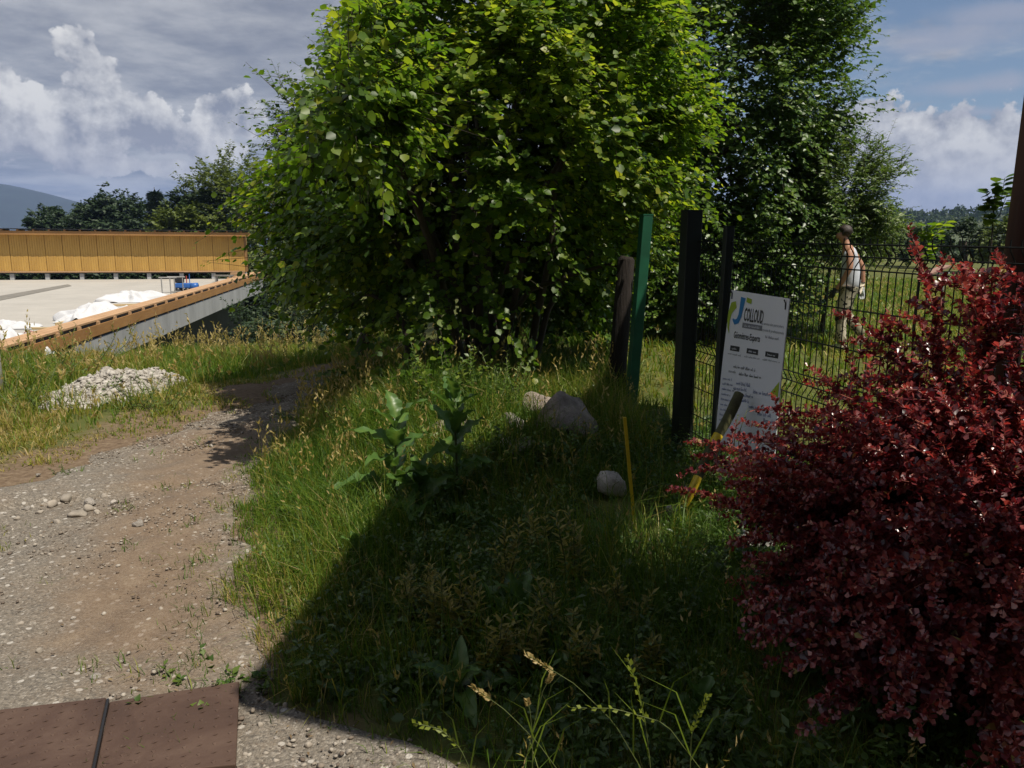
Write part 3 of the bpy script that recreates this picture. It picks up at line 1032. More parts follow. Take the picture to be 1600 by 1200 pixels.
# ------------------------------------------------------------------ unfinished building on the left
DZ = -.9                      # level of the concrete deck
e_near = at_z(58, 563, DZ)
e_far = at_z(408, 438.5, DZ)
ED = (e_far - e_near).normalized()          # along the deck edge, away from the camera
EN = Vector((ED.y, -ED.x, 0))               # outward, towards the right
e0 = e_near - ED * 6.0
e1 = e_far + ED * .5
w_left = at_z(-160, 438.5, DZ)
w_right = at_z(402, 435.5, DZ)
WD = (w_right - w_left).normalized()
WN = Vector((WD.y, -WD.x, 0))               # towards the camera
building = thing('unfinished_building', 'unfinished low building with pale concrete deck and larch clad rear wall', 'building', (e0.x, e0.y, DZ - .6))


def slabpoly(pts, z0, z1, name, mat, bevel=0):
    return MB().prism([(p.x, p.y) for p in pts], z0, z1).build(name, mat, building, bevel=bevel)


in0, in1 = e0 - EN * .62, e1 - EN * .62
slabpoly([e0 - EN * 26, e0 - EN * .30, e1 - EN * .30, w_right - WN * .25, w_left - WN * .25], DZ - .28, DZ, 'concrete_deck', M['concrete'])
# concrete edge beam
be0 = at_z(160, 543, DZ - .02)
b_near = e_near + ED * max(0.0, (be0 - e_near).dot(ED))
pb = [b_near - EN * .28, b_near, e1, e1 - EN * .28]
slabpoly(pb, DZ - .60, DZ + .015, 'edge_beam', M['concrete_grey'], .01)
# timber kerb: top boards and fascia, lifted on spacer blocks
for k in range(3):
    o0, o1 = .035 + k * .155, .035 + k * .155 + .145
    slabpoly([e0 - EN * o1, e0 - EN * o0, e1 - EN * o0, e1 - EN * o1], DZ + .40, DZ + .44, 'kerb_board', M['timber_top'])
slabpoly([e0 + EN * .0, e0 + EN * .03, e1 + EN * .03, e1 + EN * .0], DZ + .085, DZ + .335, 'fascia_board', M['timber_dark'])
length = (e1 - e0).length
sp_me = None
for k in range(int(length / 1.15)):
    c = e0 + ED * (k * 1.15 + .2) - EN * .02
    m = MB()
    Mx = Matrix((ED, EN, Vector((0, 0, 1)))).transposed()
    m.box((0, 0, 0), (.10, .06, .385), Mx)
    if sp_me is None:
        sp_me = m.build('spacer_block', M['timber_top'], link=False)
    o = obj('spacer_block', sp_me, building)
    o.location = (c.x, c.y, DZ + .2075)
slabpoly([e0 - EN * .50, e0 - EN * .055, e1 - EN * .055, e1 - EN * .50], DZ + .004, DZ + .395, 'slot_shade', M['black_metal'])  # black filler standing in for shade inside the kerb slots
# drain channels on the deck
slabpoly([in0 - EN * .28, in0 - EN * .04, in1 - EN * .04, in1 - EN * .28], DZ + .004, DZ + .02, 'drain_channel', M['channel'])
ch = [at_z(-60, 482, DZ), at_z(-60, 473, DZ), at_z(106, 444.5, DZ), at_z(112, 447, DZ)]
slabpoly(ch, DZ + .004, DZ + .015, 'drain_channel', M['channel'])
# rear wall of larch panels on short concrete stubs
zt = at_y(0, 364.5, (at_z(0, 438, DZ)).y).z
zb = at_y(0, 426.5, (at_z(0, 438, DZ)).y).z
wl = (w_right - w_left).length
pw = .82
pb_ = MB()
for q_ in range(7):
    w_ = (pw - .022) / 7
    pb_.box((-(pw - .022) / 2 + w_ * (q_ + .5), .004 * (q_ * 5 % 3), 0), (w_ - .006, .05, zt - zb))
pan = pb_.build('timber_panel', M['timber'], link=False)
b2 = MB()
yaw = math.atan2(WD.y, WD.x)
npan = int(wl / pw)
for k in range(npan):
    c = w_right - WD * (pw * (k + .5) + .6)
    o = obj('timber_panel', pan, building)
    o.location = (c.x + WN.x * (.004 * (k % 3)), c.y + WN.y * (.004 * (k % 3)), (zt + zb) / 2)
    o.rotation_euler = (0, 0, yaw)
st = MB().box((0, 0, 0), (.20, .20, zb - DZ)).build('concrete_stub', M['concrete_grey'], link=False)
for k in range(npan // 2 + 1):
    c = w_right - WD * (pw * 2 * k + .65) - WN * .12
    o = obj('concrete_stub', st, building)
    o.location = (c.x, c.y, (zb + DZ) / 2 - .02)
    o.rotation_euler = (0, 0, yaw)


def wallpoly(a, b, o0, o1, z0, z1, name, mat):
    return slabpoly([a + WN * o1, b + WN * o1, b + WN * o0, a + WN * o0], z0, z1, name, mat)


wr2 = w_right - WD * .6
wallpoly(w_left, wr2, -.50, -.03, zb + .02, zt - .02, 'wall_core', M['timber_dark'])
wallpoly(w_left, wr2 + WD * .35, .42, .46, zt - .06, zt + .14, 'eaves_board', M['timber_dark'])
wallpoly(w_left, wr2 + WD * .34, -.52, .418, zt + .02, zt + .05, 'soffit', M['timber_dark'])
wallpoly(w_left, wr2 + WD * .38, -.55, .54, zt + .215, zt + .255, 'roof_edge', M['black_metal'])
raf = MB().box((0, 0, 0), (.10, .98, .15)).build('rafter_tail', M['timber_dark'], link=False)
for k in range(int(wl / .72)):
    c = wr2 - WD * (.72 * k + .1) - WN * .04
    o = obj('rafter_tail', raf, building)
    o.location = (c.x, c.y, zt + .138)
    o.rotation_euler = (0, 0, yaw)
wallpoly(w_left, wr2 - WD * .01, .052, .064, zb + .01, zb + .075, 'base_batten', M['timber_top'])
wallpoly(w_left, wr2, -.30, .06, zb - .05, zb - .012, 'base_trim', M['black_metal'])
slabpoly([wr2 + WD * .005, wr2 + WD * .045, wr2 + WD * .045 - WN * 1.4, wr2 + WD * .005 - WN * 1.4], zb, zt - .03, 'end_panel', M['timber_dark'])
# dark wall added below the deck, its colour standing in for shade
slabpoly([e0 - EN * 1.3, e0 - EN * 1.0, e1 - EN * 1.0, e1 - EN * 1.3], DZ - 3.2, DZ - .282, 'shade_backing', simple('underdeck_shade', (.05, .048, .042), .9, .3, 2, .3))


def tarp(label, c, sx, sy, h, rot, seed, peak=(0, 0)):
    r = np.random.default_rng(seed)
    n = 44
    u = np.linspace(-1, 1, n)
    U, Vv = np.meshgrid(u, u, indexing='ij')
    rad = np.sqrt(U ** 2 + Vv ** 2)
    an = np.arctan2(Vv, U)
    edge = 1 + .16 * np.sin(an * 3 + seed) + .08 * np.sin(an * 7 + 2 * seed) + .05 * np.sin(an * 13)
    q = rad / edge
    body = np.clip(1 - q, 0, 1) ** .8
    H = body * (.55 + .45 * np.exp(-((U - peak[0]) ** 2 + (Vv - peak[1]) ** 2) / .16))
    for k in range(7):
        a = r.uniform(0, 6.28); f = r.uniform(3, 11)
        w = np.sin(f * (U * math.cos(a) + Vv * math.sin(a)) + 2.2 * np.sin(2.5 * U + 2 * Vv + k) + r.uniform(0, 6))
        H = H + .42 / (k + 2) * (1 - np.abs(w)) * np.clip((1 - q) * 3, 0, 1)
    X = U * sx * edge / np.maximum(1, rad); Y = Vv * sy * edge / np.maximum(1, rad)
    ca, sa = math.cos(rot), math.sin(rot)
    V = np.stack([c.x + X * ca - Y * sa, c.y + X * sa + Y * ca, c.z + .012 + H * h], -1).reshape(-1, 3)
    i, j = np.meshgrid(np.arange(n - 1), np.arange(n - 1), indexing='ij')
    a = (i * n + j).ravel()
    F = np.stack([a, a + n, a + n + 1, a + 1], 1)
    o = mesh_np('tarp', V, F, M['tarp'], smooth=True)
    return tag(o, label, 'tarpaulin', 'white tarps on the concrete deck')


tarp('crumpled white tarp heaped in the middle of the concrete deck', at_z(152, 502, DZ), 1.15, .75, .48, .35, 1, (.1, .2))
tarp('smaller white tarp with a raised corner nearer the timber wall', at_z(205, 471, DZ), 1.25, .65, .42, .2, 2, (.75, .1))
tarp('white tarp bunched at the near left corner of the deck', at_z(15, 556, DZ), .8, .6, .48, .2, 3, (-.1, .2))
tarp('flat white sheet lying at the left edge of the deck', at_z(5, 512, DZ), 1.1, .5, .16, .05, 4)


def deck_plank(label, a, b, w, h):
    a, b = at_z(a[0], a[1], DZ), at_z(b[0], b[1], DZ)
    d = (b - a).normalized(); n = Vector((d.y, -d.x, 0))
    m = MB().prism([((a + n * w).x, (a + n * w).y), ((b + n * w).x, (b + n * w).y), (b.x, b.y), (a.x, a.y)][::-1], DZ + .004, DZ + h)
    tag(m.build('plank', M['plank']), label, 'plank', 'planks lying on the deck')


deck_plank('long plank lying right of the flat white sheet', (28, 514), (105, 514), .16, .05)
deck_plank('plank lying just behind the bunched tarp', (4, 535), (66, 535), .14, .05)
deck_plank('short yellowish plank touching the bunched tarp', (10, 527), (64, 526), .10, .05)
deck_plank('thin batten under the edge of the smaller tarp', (160, 478.5), (250, 476), .13, .06)
deck_plank('dark batten sticking out left of the heaped tarp', (86, 508.5), (122, 499.5), .09, .07)

bk = at_z(49, 545, DZ)
m = MB().tube([bk + Vector((0, 0, z)) for z in (0, .03, .26, .27)], [.10, .12, .15, .13], 14)
m.tube([bk + Vector((.15 * math.cos(a), 0, .27 + .12 * math.sin(a))) for a in np.linspace(0, math.pi, 8)], .008, 5)
tag(m.build('bucket', M['red_plastic'], None, True), 'small red bucket by the near left end of the timber kerb', 'bucket')

# trestle frame and blue machine
f0 = at_z(254, 463, DZ); f1 = at_z(274, 463, DZ)
tr = thing('trestle_frame', 'grey metal trestle frame standing on the deck by a blue machine', 'trestle', f0)
fd = Vector((.12, .5, 0))
for s in (f0, f1):
    MB().tube([s, s + Vector((0, 0, .72))], .022, 6).build('leg', M['steel_tube'], tr)
    MB().tube([s + fd, s + fd + Vector((0, 0, .72))], .022, 6).build('leg', M['steel_tube'], tr)
ex = (f1 - f0) * .2
for a, b in ((f0, f1), (f0 + fd, f1 + fd)):
    MB().tube([a - ex + Vector((0, 0, .74)), b + ex + Vector((0, 0, .74))], .026, 6).build('top_rail', M['steel_tube'], tr)
    MB().tube([a + Vector((0, 0, .16)), b + Vector((0, 0, .16))], .018, 6).build('cross_rail', M['steel_tube'], tr)

bm_ = at_z(288, 458, DZ)
mc = thing('blue_machine', 'small blue machine with engine standing right of the trestle frame', 'machine', bm_)
MB().box((bm_.x, bm_.y, DZ + .32), (.62, .36, .20)).build('body', M['blue_paint'], mc, bevel=.03)
MB().tube([bm_ + Vector((.36, -.1, .30)), bm_ + Vector((.62, -.1, .30))], [.13, .15], 10).build('pump', M['blue_paint'], mc, True)
MB().box((bm_.x - .16, bm_.y, DZ + .56), (.30, .28, .26)).build('engine', M['black_metal'], mc, bevel=.03)
MB().tube([bm_ + Vector((.13, 0, .42)), bm_ + Vector((.13, 0, .72))], .02, 6).build('handle', M['red_plastic'], mc)
MB().tube([bm_ + Vector((.26, 0, .42)), bm_ + Vector((.26, 0, .80))], .018, 6).build('handle', M['blue_paint'], mc)
for dx in (-.2, .2):
    for dy in (-.2, .2):
        c = bm_ + Vector((dx, dy, .12))
        MB().tube([c - Vector((0, .04, 0)), c + Vector((0, .04, 0))], .12, 12).build('wheel', M['black_metal'], mc, True)
# stack of offcuts near the far end of the kerb
so_ = at_z(372, 437, DZ)
stk = thing('timber_offcuts', 'small stack of pale timber offcuts at the far end of the kerb', 'timber', so_)
for k in range(3):
    MB().box((so_.x, so_.y, DZ + .07 + k * .13), (1.1 - .2 * k, .3, .11)).build('offcut', M['timber_top'], stk)
pl_ = at_z(350, 441, DZ)
tb = thing('work_bench', 'low grey workbench between the offcuts and the timber kerb', 'workbench', pl_)
MB().box((pl_.x, pl_.y, DZ + .34), (.95, .35, .06)).build('top', M['channel'], tb)
for s in (-.38, .38):
    MB().box((pl_.x + s, pl_.y, DZ + .16), (.06, .3, .30)).build('leg', M['steel_tube'], tb)

# grey post on the left edge
gp = gpt(2, 612)
tag(MB().tube([gp - Vector((0, 0, .2)), gp + Vector((0, 0, .62))], .028, 8).build('metal_post', M['steel_tube'], None, True), 'thin grey metal post in tall grass at the left edge', 'post')

# ------------------------------------------------------------------ stones
_ico = {}


def ico(sub):
    if sub not in _ico:
        import bmesh
        bm = bmesh.new()
        bmesh.ops.create_icosphere(bm, subdivisions=sub, radius=1)
        V = np.array([v.co[:] for v in bm.verts]); F = np.array([[v.index for v in f.verts] for f in bm.faces])
        bm.free()
        _ico[sub] = (V, F)
    return _ico[sub]


def rock(seed, size, sub=3, cuts=13, rough=.055, deep=(.52, .88)):
    V, F = ico(sub)
    r = np.random.default_rng(seed)
    P = V.copy()
    for k in range(cuts):      # flatten on random planes
        n = norm(r.normal(size=3))
        d = r.uniform(*deep)
        s = P @ n
        P = P - np.where(s > d, (s - d) * .96, 0)[:, None] * n
    for f in (2.3, 4.1):
        a = r.uniform(0, 6, 3)
        w = np.abs(np.sin(f * P[:, 0] + a[0]) + np.sin(f * P[:, 1] + a[1]) + np.sin(f * P[:, 2] + a[2])) / 3
        P = P - norm(P) * (.22 / f * np.clip(.35 - w, 0, 1))[:, None] * 3
    for f in (3, 6, 12, 25):
        a = r.uniform(0, 6, 3)
        P = P + norm(P) * (rough / f * 4 * np.sin(f * P[:, 0] + a[0]) * np.sin(f * P[:, 1] + a[1] + f * .6 * P[:, 2]))[:, None]
    return P * np.array(size), F


def place_rock(label, px, py, w, h, mat, seed, depth=None, rotz=0.0, name='rock', group=None, sink=.25, sub=4):
    """w,h in photo pixels; (px,py) is the middle of the base"""
    g = gpt(px, py)
    dist = (g - EYE).length
    k = dist / 1200.0
    sx, sz = w * k / 2, h * k / (2 - sink)
    sy = depth or sx * .8
    P, F = rock(seed, (sx, sy, sz), sub, 20 if sub > 3 else 13, .04, (.42, .8) if sub > 3 else (.52, .88))
    P = P * 1.22 if sub > 3 else P
    c, s = math.cos(rotz), math.sin(rotz)
    P = P @ np.array([(c, s, 0), (-s, c, 0), (0, 0, 1)])
    gg = (g.x, g.y + sy * .6)
    P = P + np.array([gg[0], gg[1], float(gz(*gg)) + sz * (1 - sink)])
    o = mesh_np(name, P, F, mat, smooth=sub >= 3)
    return tag(o, label, 'rock', group)


place_rock('pale round boulder lying left of the yellow stake', 956, 782, 54, 50, simple('white_limestone', (.52, .48, .44), .9, .25, 12, .9, dist=.02), 3, name='boulder', sub=3)
place_rock('large pinkish boulder with a sharp lit top behind the weeds', 874, 706, 136, 78, M['stone_rust'], 21, depth=.26, rotz=.2, name='boulder')
place_rock('rusty brown boulder with a notch on top of the rock pile', 842, 668, 84, 50, M['stone_rust'], 5, depth=.2, name='boulder')
place_rock('broken pale stone leaning on the left side of the rock pile', 792, 690, 62, 44, M['stone'], 31, depth=.15, rotz=.5, name='boulder')
place_rock('small pale stone at the right foot of the rock pile', 922, 706, 46, 34, M['stone'], 33, depth=.12, rotz=1.1, name='boulder')
place_rock('flat pale stone low in the weeds left of the pink boulder', 806, 716, 84, 30, M['stone'], 6, name='boulder')
place_rock('pinkish stone half buried in grass beside the tall dock plants', 700, 700, 90, 52, M['stone_rust'], 7, name='boulder')
place_rock('grey stone slab lying under the red shrub', 1190, 868, 64, 30, M['stone_grey'], 8, rotz=-.6, name='boulder')
place_rock('small grey stone at the foot of the leaning log', 1056, 812, 30, 20, M['stone_grey'], 9, name='stone')

# pebbles that show singly on the track
SG = 'loose stones on the gravel track'
peb = [(213, 828, 22, 14), (102, 787, 20, 13), (80, 795, 16, 14), (138, 795, 24, 14), (135, 802, 20, 13), (118, 812, 30, 11), (132, 770, 20, 11), (150, 806, 12, 9), (88, 822, 18, 9),
       (40, 800, 14, 8), (380, 857, 12, 8), (230, 976, 15, 8), (113, 972, 14, 8), (252, 957, 9, 8), (188, 1040, 10, 8), (200, 1052, 8, 6), (60, 1022, 12, 8), (270, 1062, 11, 7), (145, 1064, 20, 8), (30, 980, 12, 7),
       (300, 842, 10, 6), (330, 700, 9, 6), (350, 820, 8, 5), (358, 910, 11, 8), (415, 1085, 12, 10), (445, 1110, 14, 11), (405, 1140, 13, 9), (430, 1160, 10, 8), (480, 1170, 16, 10), (545, 1180, 14, 9), (395, 1050, 10, 8),
       (180, 735, 9, 5), (220, 700, 9, 5), (58, 745, 9, 5), (20, 770, 10, 6), (160, 780, 13, 8), (175, 790, 12, 8), (60, 806, 14, 8), (25, 815, 12, 7)]
peb_labels = ['largest loose tan stone lying alone on the gravel track', 'round pale stone at the back of the small stone cluster', 'roundish grey stone left of the palest cluster stone',
              'broad pale stone in the middle of the stone cluster', 'grey stone resting against the broad pale cluster stone', 'long flat grey stone at the front of the stone cluster', 'flat stone just behind the stone cluster']
for i, (px, py, w, h) in enumerate(peb):
    place_rock(peb_labels[i] if i < len(peb_labels) else 'small loose stone on gravel, one of many alike', px, py, w, h, M['pebble'] if i % 3 else M['stone'], 40 + i, rotz=i * .7, name='stone', group=SG, sub=2)


def gravel():
    r = np.random.default_rng(12)
    V0, F0 = ico(1)
    n = 22000
    y = r.uniform(1.6, 8.0, n)
    t = r.uniform(.0, 1.0, n)
    x = xl(y) * (1 - t) + xr(y) * t
    clump = np.sin(3.1 * x + 1.7 * y) + np.sin(2.3 * y - 1.9 * x + 1) + r.normal(size=n) * .8
    dirtb = np.exp(-((x - (xr(y) - .45)) / .42) ** 2) * (y > 2.6) * (y < 6)
    ok = (clump - .8 * dirtb > -.7)
    x, y = x[ok], y[ok]; n = len(x)
    s = .0022 + .0075 * r.uniform(0, 1, n) ** 4
    z = gz(x, y) + .010 + s * .2
    P = V0[None] * (1 + .28 * r.normal(size=(n, len(V0), 1))) * (s[:, None, None] * np.stack([r.uniform(.8, 1.5, n), r.uniform(.8, 1.5, n), r.uniform(.5, .9, n)], 1)[:, None, :])
    P = P + np.stack([x, y, z], 1)[:, None, :]
    F = F0[None] + (np.arange(n) * len(V0))[:, None, None]
    m, N, L = nodes_of('gravel_stone')
    a = N.new('ShaderNodeAttribute'); a.attribute_name = 'tint'
    c = ramp_of(N, L, a.outputs['Fac'], [(0, (.13, .10, .08)), (.5, (.25, .21, .17)), (1, (.40, .36, .31))])
    out_principled(N, L, c, .9, 0, None, spec=.2)
    mesh_np('gravel', P.reshape(-1, 3), F.reshape(-1, 3), m, tint=np.repeat(r.uniform(0, 1, n) ** 1.3, len(V0)), kind='stuff')


gravel()


def litter():
    r = np.random.default_rng(77)
    n = 2600
    y = r.uniform(1.8, 8, n); t = r.uniform(0, 1, n)
    x = xl(y) * (1 - t) + xr(y) * t
    ok = r.uniform(0, 1, n) < .25 + .75 * (np.abs(t - .5) > .33)
    x, y = x[ok], y[ok]; n = len(x)
    an = r.uniform(0, 6.28, n)
    P = np.stack([x, y, gz(x, y) + .016], 1)
    V, F = inst(LEAF_NARROW, P, np.stack([np.cos(an), np.sin(an), r.normal(0, .12, n)], 1), np.array([0, 0, 1.0]) + r.normal(size=(n, 3)) * .3, r.uniform(.008, .030, n))
    mesh_np('plant_litter', V, F, M['litter'], tint=np.repeat(np.clip(r.normal(.5, .25, n), 0, 1), 4), kind='stuff')


litter()


def rubble_heap():
    c = gpt(82, 645)
    r = np.random.default_rng(4)
    root = thing('rubble_heap', 'heap of pale crushed rubble in the grass left of the track', 'rubble heap', c)
    V0, F0 = ico(1)
    n = 5200
    an = r.uniform(0, 6.283, n)
    q = np.sqrt(r.uniform(0, 1, n))
    sx, sy = .52, 1.15
    x = c.x + .05 + sx * q * np.cos(an); y = c.y + 1.15 + sy * q * np.sin(an)

    def top(x, y):
        u, v = (x - c.x - .05) / sx, (y - c.y - 1.15) / sy
        d = np.sqrt(u * u + v * v)
        return gz(x, y) + .20 * np.clip(1 - d, 0, 1) ** .7 * (1 + .3 * np.sin(7 * x) * np.sin(5 * y + 1) + .2 * np.sin(17 * x + 3 * y) * np.sin(13 * y)) * (1 + .3 * u)
    s = .004 + .030 * r.uniform(0, 1, n) ** 6
    z = top(x, y)
    P = V0[None] * (1 + .38 * r.normal(size=(n, len(V0), 1))) * (s[:, None, None] * np.stack([r.uniform(.7, 1.5, n), r.uniform(.7, 1.5, n), r.uniform(.5, 1., n)], 1)[:, None, :])
    P = P + np.stack([x, y, z], 1)[:, None, :]
    F = F0[None] + (np.arange(n) * len(V0))[:, None, None]
    m, N, L = nodes_of('rubble_stone')
    a = N.new('ShaderNodeAttribute'); a.attribute_name = 'tint'
    cc = ramp_of(N, L, a.outputs['Fac'], [(0, (.24, .215, .185)), (.3, (.36, .33, .295)), (1, (.48, .45, .41))])
    out_principled(N, L, cc, .95, 0, None, spec=.2)
    mesh_np('rubble', P.reshape(-1, 3), F.reshape(-1, 3), m, root, tint=np.repeat(r.uniform(0, 1, n), len(V0)), kind='stuff')
    g = 60
    u = np.linspace(-1.1, 1.1, g)
    U, W = np.meshgrid(u, u, indexing='ij')
    X, Y = c.x + .05 + U * sx, c.y + 1.15 + W * sy
    Z = top(X, Y) - .015 + .02 * r.normal(size=X.shape)
    Z = np.where(U * U + W * W > 1, gz(X, Y) - .05, Z)
    i, j = np.meshgrid(np.arange(g - 1), np.arange(g - 1), indexing='ij')
    a = (i * g + j).ravel()
    mesh_np('mound', np.stack([X, Y, Z], -1).reshape(-1, 3), np.stack([a, a + g, a + g + 1, a + 1], 1), simple('rubble_fines', (.40, .37, .33), .95, .3, 7, .8, dist=.03), root)


rubble_heap()

# ------------------------------------------------------------------ steel plates
def steel_plate(label, corners, bar=None):
    c = [gpt(*p) for p in corners]
    z = max(p.z for p in c) + .018
    z0 = z - .016
    m = MB().hexa([(p.x, p.y, z0) for p in c] + [(p.x, p.y, z) for p in c])
    root = m.build('steel_plate', M['rust'], None, bevel=.004)
    tag(root, label, 'steel plate', 'rusty steel plates over the track')
    a, b, d = c[0], c[1], c[3]
    lv, lf = [], []
    nu = int((b - a).length / .04); nv = int((d - a).length / .04)
    k = 0
    mb = MB()
    for i in range(nu):
        for j in range(nv):
            u, v = (i + .5) / nu, (j + .5) / nv
            p = a.lerp(b, u).lerp(c[3].lerp(c[2], u), v)
            an = .6 + (math.pi / 2 if (i + j) % 2 else 0)
            dx, dy = math.cos(an), math.sin(an)
            L_, W_ = .014, .006
            zz = z + .0028
            mb.add([(p.x - dx * L_, p.y - dy * L_, z - .001), (p.x + dy * W_, p.y - dx * W_, zz), (p.x + dx * L_, p.y + dy * L_, z - .001), (p.x - dy * W_, p.y + dx * W_, zz)], [(0, 1, 3), (1, 2, 3)])
    mb.build('tread', M['rust'], root, kind='stuff')
    if bar:
        q = [gpt(*p) for p in bar]
        MB().hexa([(p.x, p.y, z0 - .01) for p in q] + [(p.x, p.y, z - .007) for p in q]).build('seam_shade', M['black_metal'], root)  # black strip laid in the seam in place of its shade


steel_plate('rusty patterned steel plate with its right edge beside the gravel', [(148, 1232), (370, 1215), (375, 1080), (172, 1103.5)])
steel_plate('rusty patterned steel plate cut by the lower left corner of the photo', [(-160, 1262), (143, 1232), (167.5, 1104.5), (-60, 1130)], [(143.2, 1232), (147.8, 1232), (171.8, 1103.6), (167.7, 1104.4)])

# ------------------------------------------------------------------ fence
FC, FS = 2.63, .233          # fence line: x = FC - FS*y
FD = Vector((FS, -1, 0)).normalized()       # along the fence towards the camera
FNV = Vector((FD.y, -FD.x, 0))              # towards the left, our side


def fpt(y, z=0.0):
    return Vector((FC - FS * y, y, z))


def fplane(px, py, off=0.0):
    d = ray(px, py)
    n = Vector((1, FS, 0)).normalized()
    k = (n.dot(Vector((FC, 0, 0))) - off - n.dot(EYE)) / n.dot(d)
    return EYE + d * k


fence = thing('wire_fence', 'dark green welded wire mesh fence with bent bars between the posts', 'fence', fpt(5.2))
FTOP = 1.60
levels = [.03, .092, .155, .355, .56, .755, .818, .88, 1.08, 1.28, 1.42]
folds = {.092: 1, .818: 1}


def wire_profile():
    pts = []
    for d, o in ((0, 0), (.03, 0), (.092, .032), (.155, 0), (.755, 0), (.818, .032), (.88, 0), (1.40, 0), (1.50, 0)):
        pts.append((o, FTOP - d))
    return pts


def smooth_profile():
    p = wire_profile()
    out = []
    for i in range(len(p) - 1):
        a, b = p[i], p[i + 1]
        if abs(a[0] - b[0]) > .001:
            for t in (0, .25, .5, .75):
                s = t * t * (3 - 2 * t)
                out.append((a[0] + (b[0] - a[0]) * s, a[1] + (b[1] - a[1]) * t))
        else:
            out.append(a)
    out.append(p[-1])
    return out


prof = smooth_profile()
wire_me = MB().tube([FNV * -o + Vector((0, 0, z)) for o, z in prof], .0032, 5).build('wire', M['wire'], link=False)


def fence_panel(ya, yb):
    a, b = fpt(ya), fpt(yb)
    mb = MB()
    for d in levels:
        o = .032 if d in folds else 0
        p = FNV * (-o) + Vector((0, 0, FTOP - d))
        mb.tube([a + p + FNV * .005, b + p + FNV * .005], .004, 5)
    pn = mb.build('mesh_panel', M['wire'], fence)
    n = int((b - a).length / .05)
    for k in range(n + 1):
        o = obj('wire', wire_me, None)
        o.parent = pn
        o.location = a.lerp(b, k / n)


fence_panel(5.68, 5.22)
fence_panel(5.14, 2.68)


def post(y, px_base, py_top, w, mat, parent=None, name='post', x_top=None, capm=None, base=None):
    b = base or fpt(y)
    t = at_y(x_top, py_top, b.y)
    Mx = Matrix((FD, FNV, Vector((0, 0, 1)))).transposed()
    pts = []
    for c in (Vector((b.x, b.y, -.1)), t):
        for sx, sy in ((-1, -1), (1, -1), (1, 1), (-1, 1)):
            pts.append(c + FD * (sx * w / 2) + FNV * (sy * w / 2))
    o = MB().hexa(pts).build(name, mat, parent, bevel=.006)
    cp = []
    for dz in (.0, .012):
        for sx, sy in ((-1, -1), (1, -1), (1, 1), (-1, 1)):
            cp.append(t + Vector((0, 0, dz + .0005)) + FD * (sx * (w / 2 + .002)) + FNV * (sy * (w / 2 + .002)))
    MB().hexa(cp).build('cap', mat, o)
    return o


g1 = gpt(1064, 703)
p1 = post(0, 0, 331, .118, M['post_dark'], None, 'gate_post', 1081, base=Vector((g1.x, g1.y, 0)))
tag(p1, 'black square gate post at the left end of the wire fence', 'post')
post(5.18, 0, 356, .058, M['post_dark'], fence, 'post', 1139)
post(2.62, 0, 350, .058, M['post_dark'], fence, 'post', 1690)
g2 = gpt(982, 660)
p2 = post(0, 0, 337, .085, M['post_green'], None, 'gate_post', 1010, base=Vector((g2.x, g2.y, 0)))
tag(p2, 'green painted square gate post in front of the hazel bush', 'post')
g3 = gpt(968, 655)
wp = MB().tube([Vector((g3.x - .01, g3.y + .22, -.1)), Vector((g3.x, g3.y + .22, .5)), Vector((g3.x + .04, g3.y + .22, 1.40)), Vector((g3.x + .045, g3.y + .22, 1.43))], [.085, .08, .075, .06], 9)
tag(wp.build('wooden_post', M['rust_wood'], None, True), 'weathered brown wooden post just left of the green gate post', 'post')

